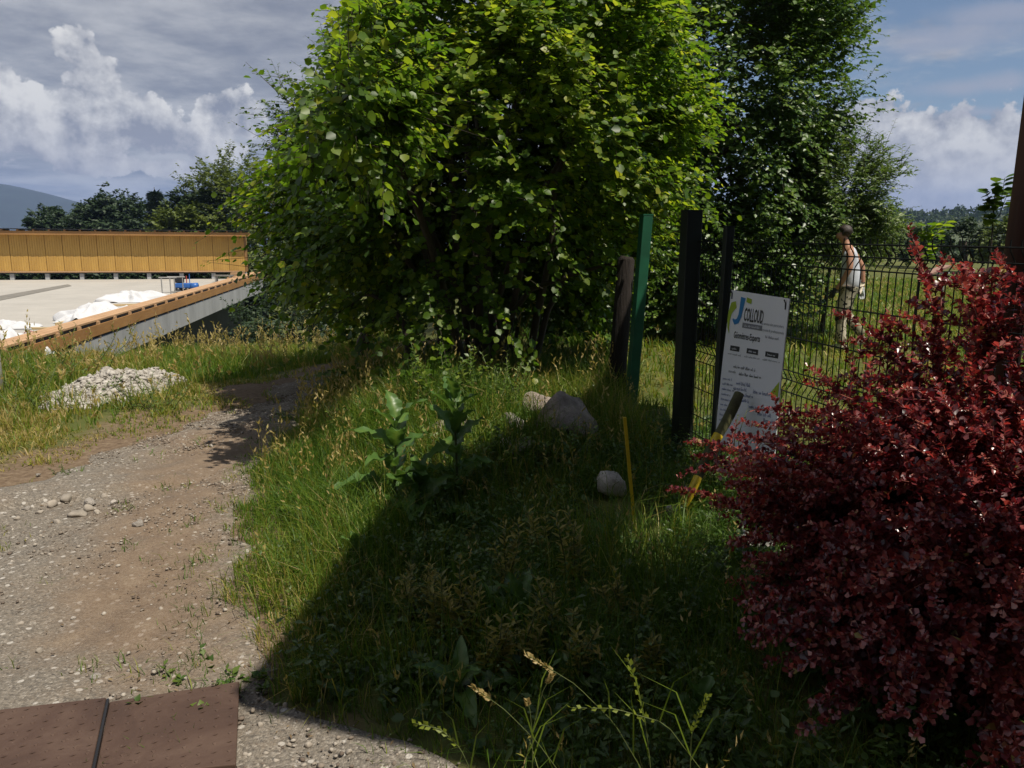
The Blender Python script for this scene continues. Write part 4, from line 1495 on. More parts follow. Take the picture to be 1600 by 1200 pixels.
# ------------------------------------------------------------------ sign
def build_sign():
    TL, TR, BR, BL = fplane(1143, 453, .055), fplane(1234, 467, .055), fplane(1210, 712, .07), fplane(1117, 692, .07)
    nrm = (TR - TL).cross(BL - TL).normalized()
    if nrm.dot(EYE - TL) < 0:
        nrm = -nrm

    def S(u, v, lift=0.0):
        p = TL.lerp(TR, u).lerp(BL.lerp(BR, u), v)
        bow = .030 * math.sin(math.pi * v) * (1 - .4 * u)
        return p + nrm * (bow * .0 + lift) + (BL - TL).cross(nrm).normalized() * 0.0 - (TR - TL).normalized() * bow * .55

    root = thing('sign', "white surveyor's notice board reading COLLOUD tilted on the wire fence", 'sign', (BL + BR) / 2)
    n, k = 6, 14
    vs, fs = [], []
    for side in (0, -.006):
        for j in range(k + 1):
            for i in range(n + 1):
                vs.append(S(i / n, j / k, side))
    o = (n + 1) * (k + 1)
    for j in range(k):
        for i in range(n):
            a = j * (n + 1) + i
            fs.append((a, a + n + 1, a + n + 2, a + 1))
            fs.append((o + a, o + a + 1, o + a + n + 2, o + a + n + 1))
    for i in range(n):
        fs.append((i, i + 1, o + i + 1, o + i))
        a = k * (n + 1) + i
        fs.append((a + 1, a, o + a, o + a + 1))
    for j in range(k):
        a, b = j * (n + 1), (j + 1) * (n + 1)
        fs.append((b, a, o + a, o + b))
        a, b = a + n, b + n
        fs.append((a, b, o + b, o + a))
    MB().add(vs, fs).build('board', M['sign_white'], root)
    W = (TR - TL).length; H = (BL - TL).length

    def poly(name, pts, mat, lift=.002):
        MB().add([S(u, v, lift) for u, v in pts], [tuple(range(len(pts)))[::-1]]).build(name, mat, root)

    def strip(name, cl, wd, mat, lift=.002):
        """ribbon round a centre line given in (u,v), width in u"""
        vs, fs = [], []
        for i, (u, v) in enumerate(cl):
            a = cl[max(i - 1, 0)]; b = cl[min(i + 1, len(cl) - 1)]
            tx, ty = (b[0] - a[0]) * W, (b[1] - a[1]) * H
            l = math.hypot(tx, ty) or 1
            nx, ny = -ty / l, tx / l
            w = wd[i] if isinstance(wd, (list, tuple)) else wd
            vs += [S(u + nx * w, v + ny * w * W / H, lift), S(u - nx * w, v - ny * w * W / H, lift)]
        for i in range(len(cl) - 1):
            fs.append((2 * i, 2 * i + 1, 2 * i + 3, 2 * i + 2))
        MB().add(vs, fs).build(name, mat, root)

    def text(s, u, v, height, mat, width=None, slant=0.0, lift=.0025, bold=0.0):
        cu = bpy.data.curves.new('lettering', 'FONT')
        cu.body = s
        cu.resolution_u = 2
        cu.offset = bold
        ob = bpy.data.objects.new('lettering', cu)
        COL.objects.link(ob)
        dg = bpy.context.evaluated_depsgraph_get()
        me = bpy.data.meshes.new_from_object(ob.evaluated_get(dg))
        bpy.data.objects.remove(ob)
        co = np.array([p.co[:] for p in me.vertices])
        x0, x1 = co[:, 0].min(), co[:, 0].max()
        y1 = .70
        sx = (width / (x1 - x0)) if width else height / y1 * H / W * .9
        for p in me.vertices:
            uu = u + (p.co.x - x0) * sx
            vv = v + height - p.co.y / y1 * height + slant * (p.co.x - x0) * sx
            p.co = S(uu, vv, lift)
        me.materials.append(mat)
        obj('lettering', me, root)

    r = random.Random(3)

    def scribble(u, v, w, h, mat, name='handwriting'):
        """unreadable small print or handwriting as short strokes in one part"""
        vs, fs = [], []
        x = u
        while x < u + w:
            wl = r.uniform(.03, .085)
            e = min(x + wl, u + w)
            q = x
            while q < e:
                hh = h * r.choice((.55, .55, .6, 1.0))
                ww = .0045
                b = len(vs)
                vs += [S(q, v + h - hh, .0025), S(q + ww, v + h - hh, .0025), S(q + ww, v + h, .0025), S(q, v + h, .0025)]
                fs.append((b + 3, b + 2, b + 1, b))
                b = len(vs)
                y = v + h * r.choice((.45, .9, .68))
                vs += [S(q, y, .0025), S(q + .011, y, .0025), S(q + .011, y + h * .14, .0025), S(q, y + h * .14, .0025)]
                fs.append((b + 3, b + 2, b + 1, b))
                q += .0125
            x = e + .02
        MB().add(vs, fs).build(name, mat, root)

    # emblem: lime arc and blue hook
    strip('emblem', [(.13, .085), (.07, .10), (.035, .14), (.025, .19), (.035, .235), (.065, .27)], [.035, .05, .034, .024, .016, .003], M['ink_green'])
    strip('emblem', [(.245, .035), (.235, .10), (.225, .15), (.195, .185), (.145, .195), (.10, .178)], [.045, .034, .03, .03, .026, .008], M['ink_blue'])
    poly('emblem', [(.31, .030), (.40, .038), (.40, .068), (.31, .060)], M['ink_green'])
    text('COLLOUD', .30, .095, .082, M['ink'], .33, bold=.012)
    poly('caption_bar', [(.29, .19), (.63, .19), (.63, .222), (.29, .222)], M['ink_grey'])
    scribble(.33, .20, .26, .012, M['sign_white'], 'small_print')
    text('Géomètres-Experts', .16, .252, .042, M['ink'], .46, bold=.01)
    text('Au service des particuliers,', .60, .165, .018, M['ink_grey'], .37)
    text('collectivités & professionnels', .575, .205, .018, M['ink_grey'], .40)
    scribble(.70, .245, .2, .018, M['ink_grey'], 'small_print')
    for (u, w) in ((.12, .17), (.42, .19), (.73, .20)):
        poly('caption_bar', [(u, .345), (u + w, .345), (u + w, .378), (u, .378)], M['ink'])
        scribble(u + .035, .354, w - .07, .014, M['sign_white'], 'small_print')
        scribble(u - .03, .392, w + .07, .012, M['ink_grey'], 'small_print')
    scribble(.22, .465, .38, .020, M['ink'], 'small_print')
    scribble(.14, .500, .13, .018, M['ink_grey'], 'small_print')
    scribble(.33, .505, .36, .020, M['ink'], 'small_print')
    poly('corner_mark', [(.87, .60), (.985, .52), (.985, .62), (.88, .62)], M['ink_green'])
    for k in range(9):
        v = .555 + .034 * k
        scribble(.05, v, .16 + .03 * (k % 3), .016, M['ink_pen'], 'small_print')
    for (u, v, w) in ((.30, .565, .24), (.26, .60, .22), (.30, .635, .30), (.28, .67, .26), (.60, .60, .26), (.55, .70, .30), (.70, .735, .22), (.80, .77, .14)):
        scribble(u, v, w, .024, M['ink_pen'])
    # cable ties at the upper corners
    for u, v in ((.03, .02), (.955, .03)):
        p = S(u, v, .004)
        MB().tube([p + Vector((0, 0, .02)) + nrm * .01, p, p - Vector((0, 0, .035))], .004, 5).build('cable_tie', M['ink'], root)


build_sign()

# ------------------------------------------------------------------ stake, log, boards
a = gpt(994, 826); b = at_y(976, 652, a.y + .02)
tag(MB().hexa([a + Vector((sx * .009, sy * .006, -.06)) for sx, sy in ((-1, -1), (1, -1), (1, 1), (-1, 1))] + [b + Vector((sx * .009, sy * .006, 0)) for sx, sy in ((-1, -1), (1, -1), (1, 1), (-1, 1))]).build('stake', M['yellow']),
    'thin bright yellow surveying stake beside the pale boulder', 'stake')
a = gpt(1060, 806); b = fplane(1154, 616, .16)
lg = thing('log', 'slender mossy log with yellow paint leaning against the white sign', 'log', a)
ax = b - a
pts = [a + ax * t + Vector((.008 * math.sin(9 * t), 0, .006 * math.sin(7 * t))) for t in np.linspace(-.04, 1, 14)]
m, N, L = nodes_of('mossy_bark')
tcn = N.new('ShaderNodeTexCoord').outputs['Object']
f = noise_of(N, L, tcn, 9, 6, .65)
out_principled(N, L, ramp_of(N, L, f, [(.3, (.035, .03, .018)), (.55, (.075, .075, .03)), (.75, (.11, .10, .05))]), .95, 0, f, .7, .01)
MB().tube(pts, [.026] * 5 + [.029] * 5 + [.031, .033, .034, .030], 10).build('trunk', m, lg, True)
for t0, t1 in ((.02, .36), (.58, .66)):
    MB().tube([a + ax * t + Vector((.008 * math.sin(9 * t), 0, .006 * math.sin(7 * t))) for t in np.linspace(t0, t1, 5)], .0305 if t0 > .3 else .0268, 10).build('paint_band', M['yellow'], lg, True)

bd = at_z(1462, 424, .9)
bd = at_y(1462, 424, 17)
mb = thing('tilted_board', 'pinkish board tilted on a pale bar in the field beyond the fence', 'board', (bd.x, bd.y, 0))
MB().box((bd.x, bd.y, bd.z + .02), (.50, .35, .04), Matrix.Rotation(R(-24), 3, 'Y')).build('board', M['board_pink'], mb)
MB().tube([bd + Vector((-.45, 0, -.06)), bd + Vector((.3, 0, -.04))], .018, 6).build('bar', M['glove_white'], mb)
for s in (-.12, .2):
    MB().tube([Vector((bd.x + s, bd.y, -.1)), Vector((bd.x + s, bd.y, bd.z - .02))], .02, 6).build('leg', M['steel_tube'], mb)

# ------------------------------------------------------------------ unseen roof and building added to shade the foreground
CH = 4.2
CO = SUN_AZ * (CH / math.tan(SUN_EL))
shade = [(-.93, 2.40), (-.62, 4.25), (.06, 5.45), (.68, 6.62), (.58, 7.3), (1.5, 7.2), (1.15, 4.9), (.98, 4.15), (.55, 3.9), (.53, 3.58), (.84, 3.40), (1.05, 2.75), (1.35, 2.35), (1.55, 1.4)]
cp_ = [(x + CO.x, y + CO.y) for x, y in shade]
pole = at_y(1577, 400, 3.55)
HW = simple('shade_house_wall', (.10, .085, .07), .9, .15, 2, .2)
shade_house = thing('shade_house', 'unseen building with brown walls added behind the camera to deepen shade', 'shade_house', (1.0, -5.5, 0))
MB().box((1.0, -5.6, 3.2), (16, 7.2, 6.6)).build('wall', HW, shade_house)  # unseen walls added to block sky light from the foreground
MB().add([(-7.6, -1.5, 6.35), (9.6, -1.5, 6.35), (9.6, -5.6, 8.6), (-7.6, -5.6, 8.6), (-7.6, -9.7, 6.35), (9.6, -9.7, 6.35),
          (-7.6, -1.5, 6.52), (9.6, -1.5, 6.52), (9.6, -5.6, 8.8), (-7.6, -5.6, 8.8), (-7.6, -9.7, 6.52), (9.6, -9.7, 6.52)],
         [(0, 3, 2, 1), (3, 4, 5, 2), (6, 7, 8, 9), (9, 8, 11, 10), (0, 1, 7, 6), (4, 10, 11, 5), (0, 6, 9, 3), (3, 9, 10, 4), (1, 2, 8, 7), (2, 5, 11, 8)]).build('roof', simple('roof_tiles', (.14, .06, .04), .85, .3, 6, .4), shade_house)
MB().box((7.2, .4, 3.2), (4.0, 4.7, 6.6)).build('shade_wing', HW, shade_house)  # unseen wing added to block more of the sky
for wx in (-4.5, -1.2, 3.8, 6.8):
    f = MB().box((wx, -1.985, 2.3), (1.2, .04, 1.3)).build('window', M['pole_wood'], shade_house)
    MB().box((wx, -1.96, 2.3), (1.0, .02, 1.1)).build('pane', M['black_metal'], f)
shade_roof = thing('shade_roof', 'dark brown pole at the right edge with an unseen roof added for shade', 'shade_roof', (pole.x, pole.y, 0))
MB().prism(cp_[::-1], CH, CH + .12).build('roof', M['pole_wood'], shade_roof)  # added unseen roof, outlined to cast the foreground shadow
MB().tube([(pole.x + .045, pole.y, -.1), (pole.x + .045, pole.y, CH - .003)], [.062, .062], 12).build('post', M['pole_wood'], shade_roof, True)


# ------------------------------------------------------------------ the man
def skin_mesh(name, verts, edges, radii, mat, parent, root=0, sub=2, scale_xy=None):
    me = bpy.data.meshes.new(name)
    me.from_pydata(verts, edges, [])
    o = bpy.data.objects.new(name, me)
    COL.objects.link(o)
    md = o.modifiers.new('skin', 'SKIN')
    md.use_smooth_shade = True
    md.branch_smoothing = .6
    sv = me.skin_vertices[0].data
    for i, r in enumerate(radii):
        sv[i].radius = (r, r) if not isinstance(r, tuple) else r
        sv[i].use_root = (i == root)
    ss = o.modifiers.new('sub', 'SUBSURF')
    ss.levels = ss.render_levels = sub
    dg = bpy.context.evaluated_depsgraph_get()
    dg.update()
    nm = bpy.data.meshes.new_from_object(o.evaluated_get(dg))
    bpy.data.objects.remove(o)
    nm.name = name
    nm.materials.clear()
    nm.materials.append(mat)
    nm.polygons.foreach_set('use_smooth', np.ones(len(nm.polygons), dtype=bool))
    q = bpy.data.objects.new(name, nm)
    COL.objects.link(q)
    q.parent = parent
    return q


def build_man():
    g = gpt(1318, 549)
    root = thing('person', 'man in grey vest and camouflage trousers walking left behind the fence', 'person', (g.x, g.y, 0))
    root.rotation_euler = (0, 0, R(180 - 27))
    root.scale = (1.0,) * 3
    # local axes: x forward, y to his left (towards the camera), z up
    V = [(0, 0, .96), (.0, 0, 1.10), (.03, 0, 1.26), (.05, 0, 1.40), (.085, 0, 1.50), (.12, 0, 1.565), (.15, 0, 1.64), (.155, 0, 1.71),
         (.03, .17, 1.425), (.0, .235, 1.19), (.10, .225, .97), (.16, .21, .89),
         (.03, -.17, 1.425), (-.13, -.235, 1.20), (-.16, -.235, .97), (-.16, -.23, .89),
         (.0, .09, .90), (.07, .10, .52), (.03, .10, .11), (0, -.09, .90), (.02, -.10, .52), (-.24, -.10, .20),
         (.235, 0, 1.615), (.20, 0, 1.565)]
    E = [(0, 1), (1, 2), (2, 3), (3, 4), (4, 5), (5, 6), (6, 7), (3, 8), (8, 9), (9, 10), (10, 11), (3, 12), (12, 13), (13, 14), (14, 15),
         (0, 16), (16, 17), (17, 18), (0, 19), (19, 20), (20, 21), (6, 22), (6, 23)]
    rad = [.125, .115, .125, .13, .065, .058, .088, .085, .062, .045, .034, .03, .062, .045, .034, .03, .09, .06, .042, .09, .06, .042, .022, .04]
    skin_mesh('body', V, E, rad, M['skin'], root)
    # face details and ears
    for s in (-1, 1):
        MB().tube([(.135, s * .078, 1.675), (.125, s * .09, 1.655), (.135, s * .078, 1.625)], [.012, .018, .010], 6).build('ear', M['skin'], root, True)
        MB().tube([(.222, s * .032, 1.668), (.232, s * .032, 1.668)], [.012, .008], 8).build('eye', M['hair'], root, True)
    # hair cap
    Vh, Fh = ico(3)
    P = Vh * np.array([.098, .084, .090]) * (1 + .10 * np.sin(Vh[:, :1] * 17 + 2 * Vh[:, 2:]) * np.sin(Vh[:, 1:2] * 21))
    P = P + np.array([.118, 0, 1.702])
    low = (P[:, 0] > .165) & (P[:, 2] < 1.725)
    P[low] += (np.array([.15, 0, 1.67]) - P[low]) * .6
    P[:, 2] = np.maximum(P[:, 2], 1.615)
    mesh_np('hair', P, Fh, M['hair'], None, smooth=True).parent = root
    # tank top
    skin_mesh('vest', [(-.005, 0, .84), (-.005, 0, 1.06), (.02, 0, 1.26), (.045, 0, 1.38), (.03, .10, 1.47), (.03, -.10, 1.47)],
              [(0, 1), (1, 2), (2, 3), (3, 4), (3, 5)], [(.165, .175), (.15, .165), (.155, .18), (.155, .175), (.07, .06), (.07, .06)], M['vest'], root)
    MB().box((-.085, .05, 1.40), (.04, .05, .06)).build('badge', M['yellow'], root, bevel=.01)
    # trousers
    skin_mesh('trousers', [(0, 0, 1.06), (0, .085, .88), (.045, .10, .70), (.075, .10, .50), (.05, .10, .28), (.03, .10, .09),
                           (-.01, -.09, .88), (.02, -.10, .70), (.02, -.10, .52), (-.12, -.10, .35), (-.235, -.10, .22)],
              [(0, 1), (1, 2), (2, 3), (3, 4), (4, 5), (0, 6), (6, 7), (7, 8), (8, 9), (9, 10)],
              [.172, .125, .105, .086, .077, .072, .115, .098, .082, .076, .070], M['camo'], root)
    MB().tube([(.158 * math.cos(a), .158 * math.sin(a), 1.0) for a in np.linspace(0, 6.283, 25)], .014, 6).build('belt', M['glove_dark'], root, True)
    # shoes
    for s, off, pit in ((1, (.0, .10, .0), 0), (-1, (-.26, -.10, .10), -38)):
        Rm = Matrix.Rotation(R(-pit), 3, 'Y')
        pts = [Rm @ Vector(p) for p in ((-.06, 0, .05), (.04, 0, .055), (.13, 0, .045), (.20, 0, .035))]
        o = MB().tube([p + Vector(off) for p in pts], [.045, .055, .046, .025], 8).build('shoe', M['shoe'], None, True, bevel=0)
        o.parent = root
    # gloved hands, five fingers each
    def glove(w, d, mat, s):
        w, d = Vector(w), Vector(d).normalized()
        side = Vector((1, 0, 0)) if abs(d.x) < .8 else Vector((0, 0, 1))
        vs = [w - d * .05, w, w + d * .05]
        ed = [(0, 1), (1, 2)]
        rd = [.036, .036, .038]
        for k in range(4):
            q = (k - 1.5) * .021
            ln = (.075, .085, .08, .062)[k]
            b = len(vs)
            vs += [w + d * .085 + side * q, w + d * (.085 + ln * .5) + side * q + Vector((0, -s * .012, 0)), w + d * (.08 + ln * .85) + side * q + Vector((0, -s * .036, 0))]
            ed += [(2, b), (b, b + 1), (b + 1, b + 2)]
            rd += [.012, .010, .008]
        b = len(vs)
        vs += [w + d * .03 + side * .042, w + d * .075 + side * .058]
        ed += [(1, b), (b, b + 1)]
        rd += [.013, .010]
        skin_mesh('glove', [tuple(v) for v in vs], ed, rd, mat, root, root=1, sub=1)
    glove((.165, .21, .88), (.45, 0, -.9), M['glove_dark'], 1)
    glove((-.165, -.23, .88), (.05, 0, -1), M['glove_white'], -1)


build_man()

# ------------------------------------------------------------------ barberry
def bezier(a, b, c, t):
    t = t[:, None]
    return a * (1 - t) ** 2 + 2 * b * t * (1 - t) + c * t ** 2


def build_barberry():
    r = np.random.default_rng(9)
    B = np.array([1.78, 2.62, 0.0])
    root = thing('barberry_shrub', 'large arching barberry shrub with dark red leaves at the lower right', 'shrub', B)
    P, F_, U_, S_, Tn = [], [], [], [], []
    ta, tb, trr = [], [], []

    def nodes(pts, base_t, dens, lsize, tshift):
        seg = np.linalg.norm(np.diff(pts, axis=0), axis=1)
        L = seg.sum()
        n = max(3, int(L / dens))
        cum = np.concatenate([[0], np.cumsum(seg)]) / L
        q = np.linspace(base_t, 1, n)
        pos = np.stack([np.interp(q, cum, pts[:, k]) for k in range(3)], 1)
        tang = norm(np.gradient(pos, axis=0))
        for k in range(4):
            m = len(pos)
            rnd = norm(r.normal(size=(m, 3)))
            side = norm(np.cross(tang, rnd))
            fw = norm(side + tang * .45 + np.array([0, 0, .30]))
            P.append(pos + r.normal(size=(m, 3)) * .003)
            F_.append(fw)
            U_.append(norm(np.array([0, 0, .8]) + norm(pos - B - np.array([0, 0, .2])) * .65 + r.normal(size=(m, 3)) * .38))
            S_.append(lsize * r.uniform(.5, 1.15, m) * (1 - .35 * (q - base_t) / (1 - base_t + 1e-6)))
            Tn.append(np.clip(.40 + tshift + .30 * (q - .6) + r.normal(size=m) * .2, 0, 1))
        ta.append(pts[:-1]); tb.append(pts[1:])
        trr.append(np.linspace(.0045, .0016, len(pts) - 1))

    def branch(end, lift, lsize=.034, dens=.019, base_t=.22, twigs=5):
        a = B + np.array([r.normal() * .12, r.normal() * .12, 0])
        e = np.array(end, float)
        c = a * .55 + e * .45
        c[2] = max(a[2], e[2]) * 1.0 + lift
        t = np.linspace(0, 1, 14)
        pts = bezier(a, c, e, t) + np.concatenate([np.zeros((1, 3)), r.normal(size=(13, 3)) * .008])
        sh = r.uniform(-.15, .15)
        nodes(pts, base_t, dens, lsize, sh)
        for k in range(twigs):
            q = r.uniform(.3, .97)
            i = int(q * 12)
            o = pts[i]
            d = norm(pts[i + 1] - pts[i]) * .7 + norm(r.normal(size=3)) * .75 + np.array([0, 0, .2])
            d = norm(d)
            l = r.uniform(.10, .30)
            tp = np.stack([o, o + d * l * .5 + np.array([0, 0, .01]), o + d * l + np.array([0, 0, -.015])])
            nodes(tp, .1, dens * 1.05, lsize * .95, sh)

    # body of the shrub: arching canes ending over a dome
    for k in range(380):
        an = r.uniform(0, 2 * math.pi)
        q = math.sqrt(r.uniform(.02, 1))
        ex = B[0] + math.cos(an) * q * (1.02 if math.cos(an) < 0 else .9)
        ey = B[1] + math.sin(an) * q * (1.0 if math.sin(an) < 0 else .8)
        hmax = np.interp(ex, [.7, .9, 1.3, 1.7, 2.1, 2.6], [.55, .70, .95, 1.14, 1.27, 1.33]) * np.interp(ey, [1.6, 2.1, 2.6, 3.4], [.62, .86, 1, .98])
        ez = hmax * (1 - .80 * q ** 3) * r.uniform(.55, 1.0)
        branch((ex, ey, max(.08, ez)), .20 * r.uniform(.4, 1.2), lsize=.041)
    # long sprays that reach out to the left in front of the sign
    for px, py, y in ((1046, 764, 3.55), (1072, 690, 3.6), (1100, 735, 3.5), (1120, 700, 3.55), (1180, 770, 3.3), (1190, 690, 3.5), (1240, 700, 3.5), (1215, 735, 3.3), (1160, 660, 3.7), (1255, 600, 3.5),
                      (1300, 590, 3.4), (1340, 640, 3.2), (1290, 650, 3.2), (1180, 640, 3.6), (1265, 745, 3.0), (1150, 745, 3.4), (1085, 715, 3.55), (1135, 680, 3.6), (1225, 665, 3.5), (1130, 760, 3.45)):
        e = at_y(px, py, y)
        branch(e, .16, .037, .019, .42, 4)
    # arching canes that fill the side towards the sign
    for k in range(85):
        px = r.uniform(1110, 1420)
        top = np.interp(px, [1110, 1200, 1290, 1420], [705, 690, 615, 560])
        branch(at_y(px, r.uniform(top, top + 190), r.uniform(2.75, 3.4)), .14, .038, .018, .36, 4)
    # dark sprigs standing against the fence
    for px, py, y in ((1300, 490, 3.5), (1375, 500, 3.4), (1405, 490, 3.4), (1470, 470, 3.2), (1450, 440, 3.2), (1500, 440, 3.15), (1550, 430, 3.0), (1595, 440, 2.8), (1330, 530, 3.4), (1390, 540, 3.3), (1430, 500, 3.2), (1500, 420, 3.0), (1585, 430, 2.9),
                      (1530, 470, 2.9), (1480, 500, 3.0), (1560, 500, 2.8), (1350, 590, 3.2), (1600, 460, 2.7)):
        branch(at_y(px, py, y), .03, .037, .016, .35, 6)
    L = (np.concatenate(P), norm(np.concatenate(F_)), np.concatenate(U_), np.concatenate(S_), np.concatenate(Tn))
    ok = L[0][:, 2] > .03
    d = np.linalg.norm(L[0] - np.array(EYE), axis=1)
    ok &= d > .9
    L = tuple(x[ok] for x in L)
    split_leaves(root, LEAF_OBOVATE, L, M['barberry'], 300)
    V, F = twig_mesh(np.concatenate(ta), np.concatenate(tb), np.concatenate(trr))
    mesh_np('twigs', V, F, M['redtwig'], root, kind='stuff')
    for k in range(9):
        an = k * .7
        a = Vector(B) + Vector((.05 * math.cos(an), .05 * math.sin(an), -.05))
        MB().tube(bend(a, Vector(B) + Vector((.42 * math.cos(an), .4 * math.sin(an), .62)), 5, .08), [.011, .010, .009, .008, .007, .006], 6).build('stem', M['redtwig'], root, True)


build_barberry()

# ------------------------------------------------------------------ grass
def blades(pos, h, w, lean, tint, az):
    """five-vertex bent blades"""
    n = len(pos)
    side = np.stack([np.cos(az), np.sin(az), np.zeros(n)], 1) * (w / 2)[:, None]
    l3 = np.concatenate([lean, np.zeros((n, 1))], 1)
    up = np.array([0, 0, 1.0])
    mid = pos + up * (h * .58)[:, None] + l3 * (h * .30)[:, None]
    ll = np.clip(np.linalg.norm(lean, axis=1), 0, 1.2)
    tip = pos + up * (h * (1 - .28 * ll ** 2))[:, None] + l3 * h[:, None]
    V = np.stack([pos - side, pos + side, mid - side * .75, mid + side * .75, tip], 1)
    tf = np.array([(0, 1, 3), (0, 3, 2), (2, 3, 4)])
    F = tf[None] + (np.arange(n) * 5)[:, None, None]
    return V.reshape(-1, 3), F.reshape(-1, 3), np.repeat(tint, 5)


def patchy(x, y, s=1.0, ph=0.0):
    return (np.sin(2.3 * s * x + 1.1 * s * y + ph) + np.sin(1.7 * s * y - 2.9 * s * x + 1.3 + ph) + np.sin(4.1 * s * x + 3.3 * s * y + 2 * ph)) / 3


def grass(name, seed, n, xr_, yr_, keep, hfun, width, tintc, leanamt=.45, heads=0.0, tuft=4, tvar=.16, headh=1.5):
    r = np.random.default_rng(seed)
    m = n // tuft
    x = r.uniform(xr_[0], xr_[1], m); y = r.uniform(yr_[0], yr_[1], m)
    k = keep(x, y)
    ok = r.uniform(0, 1, m) < k
    x, y = x[ok], y[ok]
    hx = hfun(x, y)
    tt = np.clip(tintc + .22 * patchy(x, y, .7, seed) + r.normal(size=len(x)) * .1, 0, 1)
    x = np.repeat(x, tuft) + r.normal(size=len(x) * tuft) * .018
    y = np.repeat(y, tuft) + r.normal(size=len(y) * tuft) * .018
    h = np.repeat(hx, tuft) * r.uniform(.45, 1.15, len(x))
    q = len(x)
    pos = np.stack([x, y, gz(x, y) - .01], 1)
    dist = np.sqrt(x ** 2 + y ** 2)
    w = width * r.uniform(.6, 1.3, q) * np.clip(dist / 4.5, .8, 3.5)
    la = r.uniform(0, 6.283, q)
    lm = leanamt * np.abs(r.normal(size=q)) ** .8
    lean = np.stack([np.cos(la), np.sin(la)], 1) * lm[:, None] + np.array([-.08, -.03])
    tint = np.clip(np.repeat(tt, tuft) + r.normal(size=q) * tvar, 0, .97)
    V, F, T = blades(pos, h, w, lean, tint, r.uniform(0, 6.283, q))
    Vs, Fs, Ts = [V], [F], [T]
    nb = len(V)
    nh = int(heads * q)
    if nh:
        i = r.choice(q, nh, replace=False)
        hh = h[i] * headh * r.uniform(.8, 1.15, nh)
        ln = lean[i] * .35
        V2, F2, T2 = blades(pos[i], hh, np.full(nh, .0024) * np.clip(dist[i] / 4, .8, 3), ln, np.full(nh, .8), r.uniform(0, 6.28, nh))
        Vs.append(V2); Fs.append(F2 + nb); Ts.append(T2); nb += len(V2)
        tip = V2.reshape(-1, 5, 3)[:, 4]; mid = V2.reshape(-1, 5, 3)[:, 2]
        kk = 7
        t = np.linspace(.35, 1, kk)
        pp = mid[:, None, :] * (1 - t)[None, :, None] + tip[:, None, :] * t[None, :, None] + r.normal(size=(nh, kk, 3)) * .006
        pp = pp.reshape(-1, 3)
        d = np.repeat(norm(tip - mid), kk, 0) + r.normal(size=pp.shape) * .45
        V3, F3 = inst(LEAF_NARROW, pp, d, r.normal(size=pp.shape), r.uniform(.022, .042, len(pp)) * np.repeat(np.clip(dist[i] / 5, .8, 2), kk))
        Vs.append(V3); Fs.append(F3 + nb); Ts.append(np.repeat(np.clip(.9 + r.normal(size=len(pp)) * .06, 0, 1), 4))
    mesh_np(name, np.concatenate(Vs), np.concatenate(Fs), M['grass'], tint=np.concatenate(Ts), kind='stuff')


def verge_keep(x, y):
    d = x - xr(y)
    k = np.clip((d + .06) / .16, 0, 1) * (1 - sm(.9, 1.6, x) * .0)
    rock_ = np.exp(-(((x - .25) / .55) ** 2 + ((y - 5.85) / .7) ** 2))
    dk = np.exp(-(((x + .48) / .35) ** 2 + ((y - 4.35) / .45) ** 2))
    dk = dk * .9
    yk = (x - gpt(970, 800).x) ** 2 + (y - gpt(970, 800).y + .08) ** 2
    k = k * (1 - .85 * (rock_ > .5)) * (1 - .75 * (dk > .45)) * (1 - .9 * (yk < .09))
    inshade = sm(-.85, -.35, x - .12 * (y - 3)) * (1 - sm(4.9, 5.6, y))
    return k * (1 - .72 * inshade) * sm(2.05, 2.6, y - .35 * np.clip(-.6 - x, 0, 1))


def verge_h(x, y):
    d = x - xr(y)
    return (.10 + .20 * sm(.0, .55, d)) * (1 + .45 * patchy(x, y, 1.5)) + .10 * sm(4.6, 5.6, y) * sm(-1.6, -.8, x)


grass('verge_grass', 71, 90000, (-2.0, 1.0), (2.0, 8.2), verge_keep, verge_h, .0055, .38, .75, .004, tvar=.22)
grass('seeding_verge', 79, 5000, (-2.0, .4), (4.4, 8.0), lambda x, y: (x > xr(y)) * np.exp(-((x - xr(y) - .35) / .4) ** 2) + .25 * (x > xr(y)), lambda x, y: .26 + 0 * x, .004, .62, .5, .16, headh=1.5)
grass('meadow_grass', 72, 120000, (-12, -1.5), (5.4, 21), lambda x, y: sm(.25, 1.1, (xl(y) - x)) * (1 - sm(10, 18, y) * .35) * (~((np.abs((x -  gpt(88, 645).x - .05) / .55) < .62) & (np.abs((y - gpt(88, 645).y - 1.1) / 1.15) < .62))) * (1 - (1 - sm(-8.6, -7.4, x)) * sm(11, 13, y)) + (x > xl(y)) * (y > 8.5) * .8,
      lambda x, y: (.08 + .14 * sm(.5, 1.6, xl(y) - x) + .08 * sm(8.5, 12, y)) * (1 + .5 * patchy(x, y, 1.1)), .0055, .52, .6, .016, headh=2.0)
grass('track_grass', 73, 40000, (-3.4, -.0), (1.9, 7.5), lambda x, y: (patchy(x, y, 2.6, 1.2) > .30) * (x < xr(y)) * (x > xl(y)) * .6 * (patchy(x, y, 9, .3) > .15) + .9 * np.exp(-((x + 1.12) / .30) ** 2 - ((y - 2.57 + .12 * (x + 1.1)) / .10) ** 2) + .8 * (np.abs(x - xr(y) + .05) < .22) * (patchy(x, y, 4, 2) > -.1), lambda x, y: .055 + .03 * (patchy(x, y, 3) > .4) + .015 * (y < 3), .005, .45, .8)
grass('field_grass', 74, 90000, (.9, 16), (5.6, 30), lambda x, y: (x > FC - FS * y + .1) * 1.0, lambda x, y: (.13 + .07 * sm(6, 9, y)) * (1 + .35 * patchy(x, y, .9)), .008, .54, 1.05, .006)
